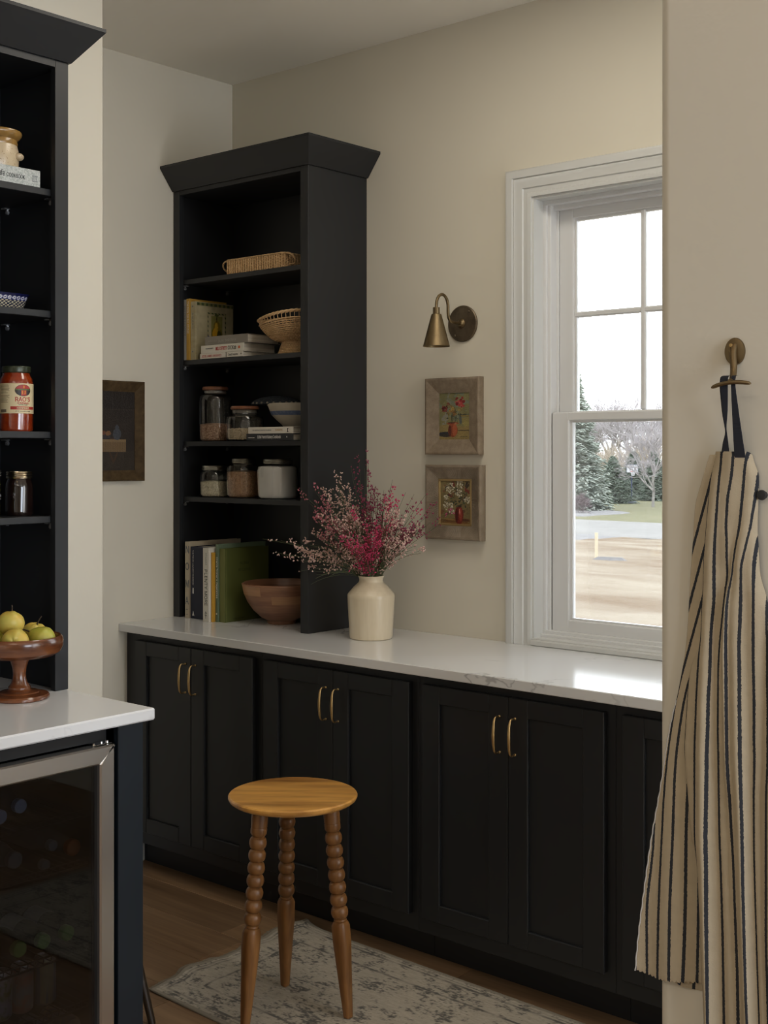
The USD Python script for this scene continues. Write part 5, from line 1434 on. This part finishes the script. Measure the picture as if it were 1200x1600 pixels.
obj("neck_strap", ribbon([(3.0195, 3.0310, HY - .028, 1.6700), (3.0185, 3.0305, HY - .0375, 1.6665), (3.0180, 3.0305, HY - .0385, 1.654), (3.0180, 3.0270, HY - .032, 1.620), (3.0205, 3.0225, HY - .026, 1.589), (3.0140, 3.0222, HY - .020, 1.570), (3.0095, 3.0222, HY - .0165, 1.552)]), strap_m, ap, smooth=40)
obj("neck_strap", ribbon([(3.035, 3.0425, HY - .028, 1.6700), (3.036, 3.0420, HY - .0375, 1.6665), (3.036, 3.0425, HY - .0385, 1.654), (3.0345, 3.0442, HY - .032, 1.619), (3.0332, 3.0465, HY - .026, 1.585), (3.0322, 3.0490, HY - .0185, 1.548)]), strap_m, ap, smooth=40)
kb = obj("coat_peg", move(lathe([(0, 0), (.0055, 0), (.0045, .003), (.0045, .006), (.0065, .006), (.0078, .009), (.0065, .012), (0, .013)], 24), (3.0705, HY, 1.4925), M=RY), mat("black_iron", (.018, .018, .02), .5), smooth=50)
tag(kb, "small round black peg on the wall beside the apron's bib", "peg")

# ------------------------------------------------------------------ stools
def stool_leg(top, foot, r=.0225, beads=7, top_l=.16, bead_l=.415, m=None):
    """turned leg: plain block, row of beads, long faceted taper; top and foot are world points"""
    top, foot = np.array(top), np.array(foot)
    ax = foot - top; L = np.linalg.norm(ax); ax /= L
    pr = [(0, 0), (r * .98, 0), (r, .004), (r, .048), (r * .96, .050), (r * .96, .051), (r, .053), (r * .98, .066), (r * .80, .072)]
    b0, bl = .074, bead_l * L / beads * .98
    for k in range(beads):
        for s in np.linspace(0, 1, 11)[(1 if k else 0):]:
            pr.append((r * (.70 + .36 * math.sin(PI * s) ** .55), b0 + (k + s) * bl))
        pr.append((r * .68, b0 + (k + 1) * bl))
    e = b0 + beads * bl
    pr += [(r * .78, e + .002), (r * .80, e + .006), (r * .74, e + .008)]
    up = np.array([0, 0, 1.0])
    u = np.cross(ax, [0, 1, 0]); u /= np.linalg.norm(u); w = np.cross(ax, u)
    M = np.stack([u, w, ax], 1)
    turned = lathe(pr[::1] + [(0, e + .008)], 32)
    turned = (turned[0], turned[1][:, ::-1])
    n = 16
    a = np.arange(n) * 2 * PI / n + PI / n
    sq = (np.abs(np.cos(a)) ** 5 + np.abs(np.sin(a)) ** 5) ** (-1 / 5.)
    V = []
    zsn = [e + .0075, e + .010, e + .022, e + .06, L - .004, L]
    rs = [r * .66, r * .80, r * .98, r * .98, r * .50, r * .46]
    for z, q in zip(zsn, rs): V.append(np.stack([q * sq * np.cos(a), q * sq * np.sin(a), np.full(n, z)], 1))
    v = np.vstack(V + [[[0, 0, zsn[0]]], [[0, 0, zsn[-1]]]])
    F = []
    m_ = len(zsn)
    for i in range(m_ - 1):
        for j in range(n):
            j2 = (j + 1) % n
            F += [[i * n + j, i * n + j2, (i + 1) * n + j2], [i * n + j, (i + 1) * n + j2, (i + 1) * n + j]]
    for j in range(n):
        j2 = (j + 1) % n
        F += [[j2, j, m_ * n], [(m_ - 1) * n + j, (m_ - 1) * n + j2, m_ * n + 1]]
    q = trimesh.Trimesh(np.vstack([turned[0], v]), np.vstack([turned[1], np.array(F) + len(turned[0])]), process=False)
    return q.vertices @ M.T + top, q.faces[:, ::1]


SC = np.array([1.372, -1.020])
st = thing("stool", "round wooden stool with three bobbin turned legs standing on the rug", "stool", (SC[0], SC[1], 0), 41)
obj("seat", lathe([(0, .585), (.150, .585), (.168, .588), (.1765, .594), (.1795, .600), (.1795, .604), (.177, .6075), (.172, .609), (0, .609)], 96, (SC[0], SC[1], 0)), seat_m, st, smooth=30)
for a in (23, 143, 263):
    c_, s_ = math.cos(math.radians(a)), math.sin(math.radians(a))
    g = stool_leg((SC[0] + .112 * c_, SC[1] + .112 * s_, .586), (SC[0] + .163 * c_, SC[1] + .163 * s_, .0085))
    t_ = trimesh.Trimesh(*g, process=False); trimesh.repair.fix_normals(t_, multibody=True)
    obj("leg", (t_.vertices, t_.faces), leg_m, st, smooth=35)
s2 = thing("stool", "dark wooden stool, only one leg of it showing beyond the fridge's end panel", "stool", (1.02, -1.42, 0))
obj("seat", lathe([(0, .405), (.085, .405), (.094, .411), (.096, .420), (.092, .428), (0, .430)], 48, (1.02, -1.42, 0)), darkwood_m, s2, smooth=30)
for a in (41, 161, 281):
    c_, s_ = math.cos(math.radians(a)), math.sin(math.radians(a))
    obj("leg", tube([(1.02 + .055 * c_, -1.42 + .055 * s_, .408), (1.02 + .150 * c_, -1.42 + .150 * s_, .0)], [.015, .010], 12), darkwood_m, s2, smooth=40)

# ------------------------------------------------------------------ rug
rg = thing("rug", "distressed grey beige woven rug under the wooden stool", "rug", (1.6, -.9, 0))
nx, ny = 560, 230
u, v = np.meshgrid(np.linspace(0, 1, nx), np.linspace(0, 1, ny))
RL, RW = 1.75, .66
X = .915 + u * RL + .030 * v * 0; Y = -.536 - .022 * u * RL - v * RW
wave = np.exp(-u * RL / .10)
X = X + .045 * v * np.exp(-u * RL / .5) + wave * (.010 * np.sin(v * 13 + 1.0) + .006 * np.sin(v * 31))
Y = Y + .035 * np.exp(-(u * RL / .05)) * np.exp(-v * 14)
Zr = .0062 + wave * (.010 * np.clip(np.sin(v * 11 + .4), 0, 1) ** 2 + .004 * np.sin(v * 23) ** 2)
px, py = u * RL, v * RW
n_big = lerp_noise(px, py, 9, 1); n_mid = lerp_noise(px * .7, py, 32, 2); n_str = meshkit.fbm(np.stack([px * 60, py * 260, px * 0], -1), 2, 5); n_fine = meshkit.noise(np.stack([px * 240, py * 480, px * 0], -1), 8)
base = np.array(S(176, 167, 152)) * np.ones(u.shape + (3,))
base *= (.80 + .32 * n_str + .16 * n_big)[..., None]
dist = np.minimum.reduce([px, py, RW - py, RL - px])
n_sp = meshkit.fbm(np.stack([px * 75, py * 150, px * 0], -1), 3, 17)
ink = (n_mid - .5) * 1.9 + (n_fine - .5) * 1.3 + (n_big - .5) * 1.2 + (n_sp - .5) * 2.6
lines = (np.abs(dist - .040) < .004) | (np.abs(dist - .125) < .004) | (np.abs(dist - .026) < .0025)
motif = np.sin(px * 70) * np.sin(py * 70) * (dist > .045) * (dist < .12) * .5
field = (np.sin(px * 21 + 2 * n_big) * np.sin(py * 24) > .35) * (dist > .135) * .45
dark = np.clip((ink + .6 * motif + .4 * field - .22) * 1.5, 0, 1)
dark = np.maximum(dark, lines * np.clip(n_mid * 1.8 - .25, 0, 1))
base = base * (1 - .80 * dark[..., None]) + np.array(S(56, 58, 62)) * (.80 * dark[..., None])
edge_ = (dist < .014)
base[edge_] = np.array(S(150, 142, 128)) * .95
g = sheet(np.stack([X, Y, Zr], -1)[::-1], np.array([0, 0, -.0052]))
obj("rug_pile", g, rug_m, rg, color=np.vstack([base[::-1].reshape(-1, 3)] * 2), smooth=True)
fr_ = []
q = np.random.default_rng(4)
for i in range(0, ny, 1):
    p = np.array([X[i, 0], Y[i, 0], Zr[i, 0] - .002])
    fr_.append(tube([p, p + [-.006, q.normal(0, .001), .0005], p + [-.013 - .004 * q.random(), q.normal(0, .002), -.002]], .0009, 4))
obj("fringe", join(*fr_), mat("rug_fringe", (.30, .265, .21), .9), rg, kind="stuff")


# ------------------------------------------------------------------ outside: sandy lot, road, lawn, trees
def terrain(name, ya, yb, nx, ny, m, label, rough=0.0, dz=0.0, xs=(-170, 70), seed=1, cat=None):
    """ground between two lines y = f(x); its height follows the slope down from the house"""
    x, t = np.meshgrid(np.linspace(*xs, nx), np.linspace(0, 1, ny))
    y = ya(x) + (yb(x) - ya(x)) * t
    z = np.interp(y, [0, 9.8, 22, 37.2, 57.6, 75, 103, 400], [-.45, -.52, -1.40, -2.36, -3.26, -3.25, -3.32, -3.3]) + dz
    if rough: z = z + rough * (meshkit.fbm(np.stack([x * .35, y * .35, 0 * x], -1), 4, seed) - .5) * 2
    if cat:      # a patch lying on the ground: it thins out to nothing at its sides
        z -= .06 * np.clip(np.abs(2 * t - 1), .9, 1) * 10 - .54 + .6 * np.clip((np.abs(x - np.mean(xs)) / (xs[1] - xs[0]) * 2 - .9), 0, 1)
        return tag(obj(name, sheet(np.stack([x, y, z], -1), np.array([0, 0, -.12])), m, smooth=True), label, cat)
    g = sheet(np.stack([x, y, z], -1), np.array([0, 0, -.3]))
    return struct(name, g, m, smooth=True)


sand_m = mat("sand", (.145, .094, .048), .95, vary=((.16, .30, 1), (.25, .205, .145), .36, .64, 8), space="world", bump=((6, 6, 6), .4, .05))
road_m = mat("concrete_road", (.19, .182, .168), .9, vary=((.4, .4, .4), (.225, .214, .20), .35, .7), space="world")
grass_m = mat("dry_lawn", (.105, .105, .042), .95, vary=((.5, 1.6, 1), (.165, .145, .075), .36, .68, 6), space="world")
gravel_m = mat("gravel", (.15, .145, .145), .95, vary=((5, 5, 5), (.22, .21, .205), .4, .6), space="world")
near_l = lambda x: 60.3 - .135 * (x + 37)
far_l = lambda x: 74.0 - .085 * (x + 43)
terrain("ground", lambda x: 0 * x + .17, near_l, 240, 90, sand_m, None, .16, 0, (-90, 40))
terrain("street", near_l, far_l, 60, 6, road_m, None, 0, .0, (-90, 40))
terrain("lawn", far_l, lambda x: 0 * x + 330, 60, 40, grass_m, None, .05, .0, (-260, 120))
terrain("gravel_bed", lambda x: 78.2 - .12 * (x + 53) + .5 * np.sin(x), lambda x: 89 - .1 * (x + 53) - .10 * (x + 53) ** 2, 60, 30, gravel_m, "pale gravel bed under the big blue spruce across the road", .05, .05, (-60, -47), 1, "gravel bed")
terrain("gravel_patch", lambda x: 51.5 + .35 * (x + 41) + .6 * np.sin(x * 1.3), lambda x: near_l(x) - .1, 60, 40, gravel_m, "grey gravel patch at the sandy lot's edge beside the road", .16, .05, (-44, -33), 1, "gravel patch")

bark_m = mat("grey_bark", (.24, .22, .205), .9, vary=((3, 3, 1), (.32, .30, .28), .35, .7))
twig_m = mat("hazed_twigs", (.36, .33, .335), .9)  # distance haze is put into this pale colour
tan_m = mat("tan_twigs", (.40, .34, .27), .9)


def needle_mat(name, a, b):
    return mat(name, a, .8, vary=((1.6, 1.6, 2.2), b, .34, .66, 5))


blue_n, dark_n = needle_mat("blue_spruce_needles", (.16, .19, .155), (.35, .375, .325)), needle_mat("dark_spruce_needles", (.08, .105, .075), (.17, .20, .155))  # blue spruce tones lightened, distance haze put into the colour


def spruce(label, x, y, z, h, r, m, seed, group="evergreens across the road", n=520):
    t = thing("spruce_tree", label, "tree", (x, y, z), group=group)
    q = np.random.default_rng(seed)
    obj("trunk", tube([(x, y, z), (x, y, z + h * .97)], [.02 * h + .04, .01], 8), bark_m, t)
    oct_v = np.array([[1, 0, 0], [-1, 0, 0], [0, 1, 0], [0, -1, 0], [0, 0, 1], [0, 0, -1]], float)
    oct_f = np.array([[0, 2, 4], [2, 1, 4], [1, 3, 4], [3, 0, 4], [2, 0, 5], [1, 2, 5], [3, 1, 5], [0, 3, 5]])
    VV, FF, k = [], [], 0
    for b in range(n):
        f = q.uniform(.03, .995) ** 1.25
        R = r * (1 - f) ** .85 + .06
        a = q.uniform(0, 2 * PI)
        L = R * q.uniform(.75, 1.08)
        zz = z + f * h
        for s in np.linspace(.30, 1.0, 7):
            c = np.array([x + L * s * math.cos(a), y + L * s * math.sin(a), zz - L * .20 * s + L * .16 * s ** 3])
            for _ in range(2):
                sz = np.array([.30, .13, .075]) * (.5 + .06 * h) * q.uniform(.7, 1.25) * (1.1 - .45 * s)
                aa = a + q.normal(0, .7)
                V = oct_v * sz
                V = np.stack([V[:, 0] * math.cos(aa) - V[:, 1] * math.sin(aa), V[:, 0] * math.sin(aa) + V[:, 1] * math.cos(aa), V[:, 2] - .25 * V[:, 0]], 1)
                VV.append(V + c + q.normal(0, .10, 3) * [1, 1, .7]); FF.append(oct_f + k); k += 6
    obj("foliage", (np.vstack(VV), np.vstack(FF)), m, t, kind="stuff")
    return t


def grow(seed, h, spread, levels=6, r0=.018, shrub=False):
    """segments of a bare tree of height h: list of (a, b, ra, rb)"""
    q = np.random.default_rng(seed)
    out, todo = [], []
    if shrub:
        for _ in range(16):
            d = q.normal(0, .38, 3); d[2] = 1; d /= np.linalg.norm(d)
            todo.append((np.array([q.normal(0, .06) * h, q.normal(0, .06) * h, 0]), d, h * .34, r0 * h * .22, 1))
    else:
        todo.append((np.zeros(3), np.array([0, 0, 1.0]), h * .30, r0 * h, 0))
    while todo:
        a, d, L, r, lv = todo.pop()
        m = a + d * L * .5 + q.normal(0, .03, 3) * L
        b = a + d * L + q.normal(0, .04, 3) * L
        out += [(a, m, r, r * .85), (m, b, r * .85, r * .68)]
        if lv >= levels: continue
        for _ in range(3 if lv else 5):
            e = d + q.normal(0, spread, 3); e[2] += .22; e /= np.linalg.norm(e)
            s = q.uniform(.45, 1.0)
            todo.append((a + (b - a) * s, e, L * q.uniform(.60, .82), r * .60, lv + 1))
    return out


def bare(label, x, y, z, h, seed, m, name="bare_tree", group="leafless trees across the road", levels=6, spread=.42, shrub=False, minr=.014):
    t = thing(name, label, "shrub" if shrub else "tree", (x, y, z), group=group)
    seg = grow(seed, h, spread, levels, .018, shrub)
    A = np.array([s[0] for s in seg]); B = np.array([s[1] for s in seg]); ra = np.maximum([s[2] for s in seg], minr); rb = np.maximum([s[3] for s in seg], minr * .8)
    D = B - A; D /= np.maximum(np.linalg.norm(D, axis=1, keepdims=True), 1e-9)
    U = np.cross(D, np.where(np.abs(D[:, 2:3]) < .9, [[0, 0, 1.0]], [[1.0, 0, 0]])); U /= np.linalg.norm(U, axis=1, keepdims=True)
    W = np.cross(D, U)
    big = ra > h * .010
    for part, sel in (("trunk", big), ("branches", ~big)):
        if not sel.any(): continue
        V = []
        for k in range(3):
            c, s_ = math.cos(k * 2.0944), math.sin(k * 2.0944)
            V += [A[sel] + ra[sel][:, None] * (c * U[sel] + s_ * W[sel]), B[sel] + rb[sel][:, None] * (c * U[sel] + s_ * W[sel])]
        V = np.stack(V, 1)
        n = len(V)
        f = np.array([[0, 1, 3], [0, 3, 2], [2, 3, 5], [2, 5, 4], [4, 5, 1], [4, 1, 0]])[:, ::-1]
        F = (np.arange(n)[:, None, None] * 6 + f[None]).reshape(-1, 3)
        obj(part, (V.reshape(-1, 3) + np.array([x, y, z]), F), bark_m if (part == "trunk" and not shrub) else m, t, kind=None if part == "trunk" else "stuff")
    return t


def dup(path, loc, rz, scale, label=None):
    src = stage.GetPrimAtPath(path); was = src.GetCustomData()
    new = numbered("/World", path.rsplit("/", 1)[1].split("_0")[0])
    x = UsdGeom.Xform.Define(stage, new)
    x.GetPrim().GetReferences().AddInternalReference(path)
    x.SetXformOpOrder([])
    x.AddTranslateOp(opSuffix="at").Set(Gf.Vec3d(*[float(c) for c in loc]))
    x.AddRotateZOp(opSuffix="turn").Set(float(rz)); x.AddScaleOp(opSuffix="size").Set(Gf.Vec3f(scale, scale, scale))
    x.GetPrim().SetInstanceable(True)
    tag(new, label or was["label"], was["category"], was.get("group"))


def at(u, t):
    """ground point t metres out along the view, u pixels across: where a tree is planted"""
    c, s = math.cos(YAW), math.sin(YAW)
    k = (u - 600) / 1989.6
    return CAM[0] + t * (-s + c * k), CAM[1] + t * (c + s * k)


spruce("big blue green spruce across the road, at the window's left side", *at(898, 107), -3.33, 11.6, 3.3, blue_n, 3, n=900)
spruce("low dark spruce just left of the basketball hoop", *at(958, 121), -3.3, 4.3, 2.4, dark_n, 4)
spruce("low dark spruce behind the basketball hoop", *at(990, 131), -3.3, 4.8, 2.3, dark_n, 5)
spruce("low dark spruce between the hoop and the bare trunk", *at(1022, 128), -3.3, 4.9, 2.0, dark_n, 6)
spruce("tall blue spruce hidden behind the wall with the apron", *at(1100, 118), -3.3, 9.5, 3.0, blue_n, 7, n=600)
bt = bare("leafless tree with a thick grey trunk right of the basketball hoop", *at(1021, 112), -3.3, 9.5, 11, twig_m, spread=.5)
b2_ = bare("tall leafless tree in the woods, left of the basketball hoop", *at(968, 168), -3.3, 16.5, 21, twig_m, group="pale woods beyond the road", minr=.020)
b3_ = bare("tall leafless tree in the woods, behind the one with the thick trunk", *at(1010, 158), -3.3, 17.0, 22, twig_m, group="pale woods beyond the road", minr=.020)
k_ = np.random.default_rng(9)
far_ = "leafless tree far beyond the road, outside the window's visible panes"
for n, (u, t, lab) in enumerate([(905, 190, "far leafless tree showing just above the big spruce's right slope"), (932, 206, "far pale leafless tree between the big spruce and the window's middle"), (950, 180, "leafless tree in the far woods above the leftmost dark spruce"), (986, 204, "leafless tree in the far woods straight above the basketball hoop"), (1000, 228, "farthest leafless tree, behind the window's upright glazing bar"),
                                 (1028, 180, "leafless tree in the far woods, half cut by the wall's corner"), (1060, 215, far_), (888, 232, far_), (1080, 186, far_), (1125, 222, far_), (868, 196, far_), (835, 220, far_), (795, 200, far_), (1165, 200, far_)]):
    x, y = at(u, t)
    dup(b2_ if n % 2 else b3_, (x, y, -3.3), k_.uniform(0, 360), k_.uniform(.82, 1.06), lab)
for n, (u, t, lab) in enumerate([(958, 140, "tan leafless thicket behind the low dark spruces"), (935, 146, "tan leafless thicket beside the big blue spruce"), (1005, 150, "tan leafless thicket behind the bare trunk")]):
    bare(lab, *at(u, t), -3.3, 6.0 + n, 40 + n, tan_m, "thicket", "tan thickets beyond the lawn", 5, .5, True, .018)
bare("small purplish bare shrub in the gravel bed before the big spruce", *at(908, 100), -3.28, 1.9, 50, mat("purple_twigs", (.16, .12, .125), .9), "shrub", None, 5, .6, True, .010)

hx_, hy_ = at(988, 120)
hp = thing("basketball_hoop", "free-standing basketball hoop with white backboard on the lawn across the road", "basketball hoop", (hx_, hy_, -3.32), 41)
navy_m = mat("navy_pole", (.03, .045, .11), .5); whiteb_m = mat("backboard_white", (.62, .62, .64), .4); redr_m = mat("red_rim", (.55, .05, .05), .5); greyp_m = mat("backboard_print", (.20, .22, .27), .5)
L_ = lambda m: (arr(m)[0] + np.array([0, 0, 0]), arr(m)[1])
H0 = -3.32


def hobj(name, m, mt, parent=None, **k):
    v, f = arr(m)
    a = math.radians(41)
    v = v @ np.array([[math.cos(a), -math.sin(a), 0], [math.sin(a), math.cos(a), 0], [0, 0, 1]]).T + np.array([hx_, hy_, H0])
    return obj(name, (v, f), mt, parent or hp, **k)


hobj("pole", tube([(0, .35, .05), (0, .35, 2.6), (0, .10, 3.2)], .06, 8), navy_m)
hobj("base", bx(-.45, .45, .1, 1.2, .01, .22, .05), greyp_m)
hobj("backboard", bx(-.56, .56, 0, .04, 2.93, 3.70, .01), whiteb_m)
hobj("backboard_print", join(bx(-.56, .56, -.004, .0, 3.62, 3.70), bx(-.56, -.50, -.004, 0, 2.93, 3.70), bx(.50, .56, -.004, 0, 2.93, 3.70), bx(-.25, .25, -.004, 0, 3.36, 3.42), bx(-.25, -.19, -.004, 0, 3.05, 3.42), bx(.19, .25, -.004, 0, 3.05, 3.42)), greyp_m)
aa = np.linspace(0, 2 * PI, 25)
hobj("rim", tube(np.stack([.23 * np.cos(aa), -.28 + .23 * np.sin(aa), np.full(25, 3.05)], 1), .022, 6), redr_m)
hobj("net", join(*[tube([(.22 * math.cos(a), -.28 + .22 * math.sin(a), 3.04), (.12 * math.cos(a + .5), -.28 + .12 * math.sin(a + .5), 2.62)], .012, 4) for a in np.linspace(0, 2 * PI, 13)[:-1]] + [tube([(.22 * math.cos(a), -.28 + .22 * math.sin(a), 3.04), (.12 * math.cos(a - .5), -.28 + .12 * math.sin(a - .5), 2.62)], .012, 4) for a in np.linspace(0, 2 * PI, 13)[:-1]]), whiteb_m)
sx_, sy_ = -20.48, 36.24
sk = obj("survey_stake", join(bx(sx_ - .055, sx_ + .055, sy_ - .03, sy_ + .03, -2.5, -1.36, .006)), mat("pale_lumber", (.58, .50, .36), .8))
tag(sk, "pale wooden stake standing in the sandy lot", "stake")
sb_ = obj("flat_stone", hull(np.array([(sx_ + .1 + 1.5 * a, sy_ - .5 + .35 * b, -2.30 + c) for a, b, c in [(0, 0, 0), (1, -.4, 0), (.9, .7, 0), (.1, 1, 0), (.15, .2, .12), (.8, .0, .14), (.75, .6, .13), (.2, .7, .1)]])), gravel_m)
tag(sb_, "flat grey stone lying beside the wooden stake", "stone")
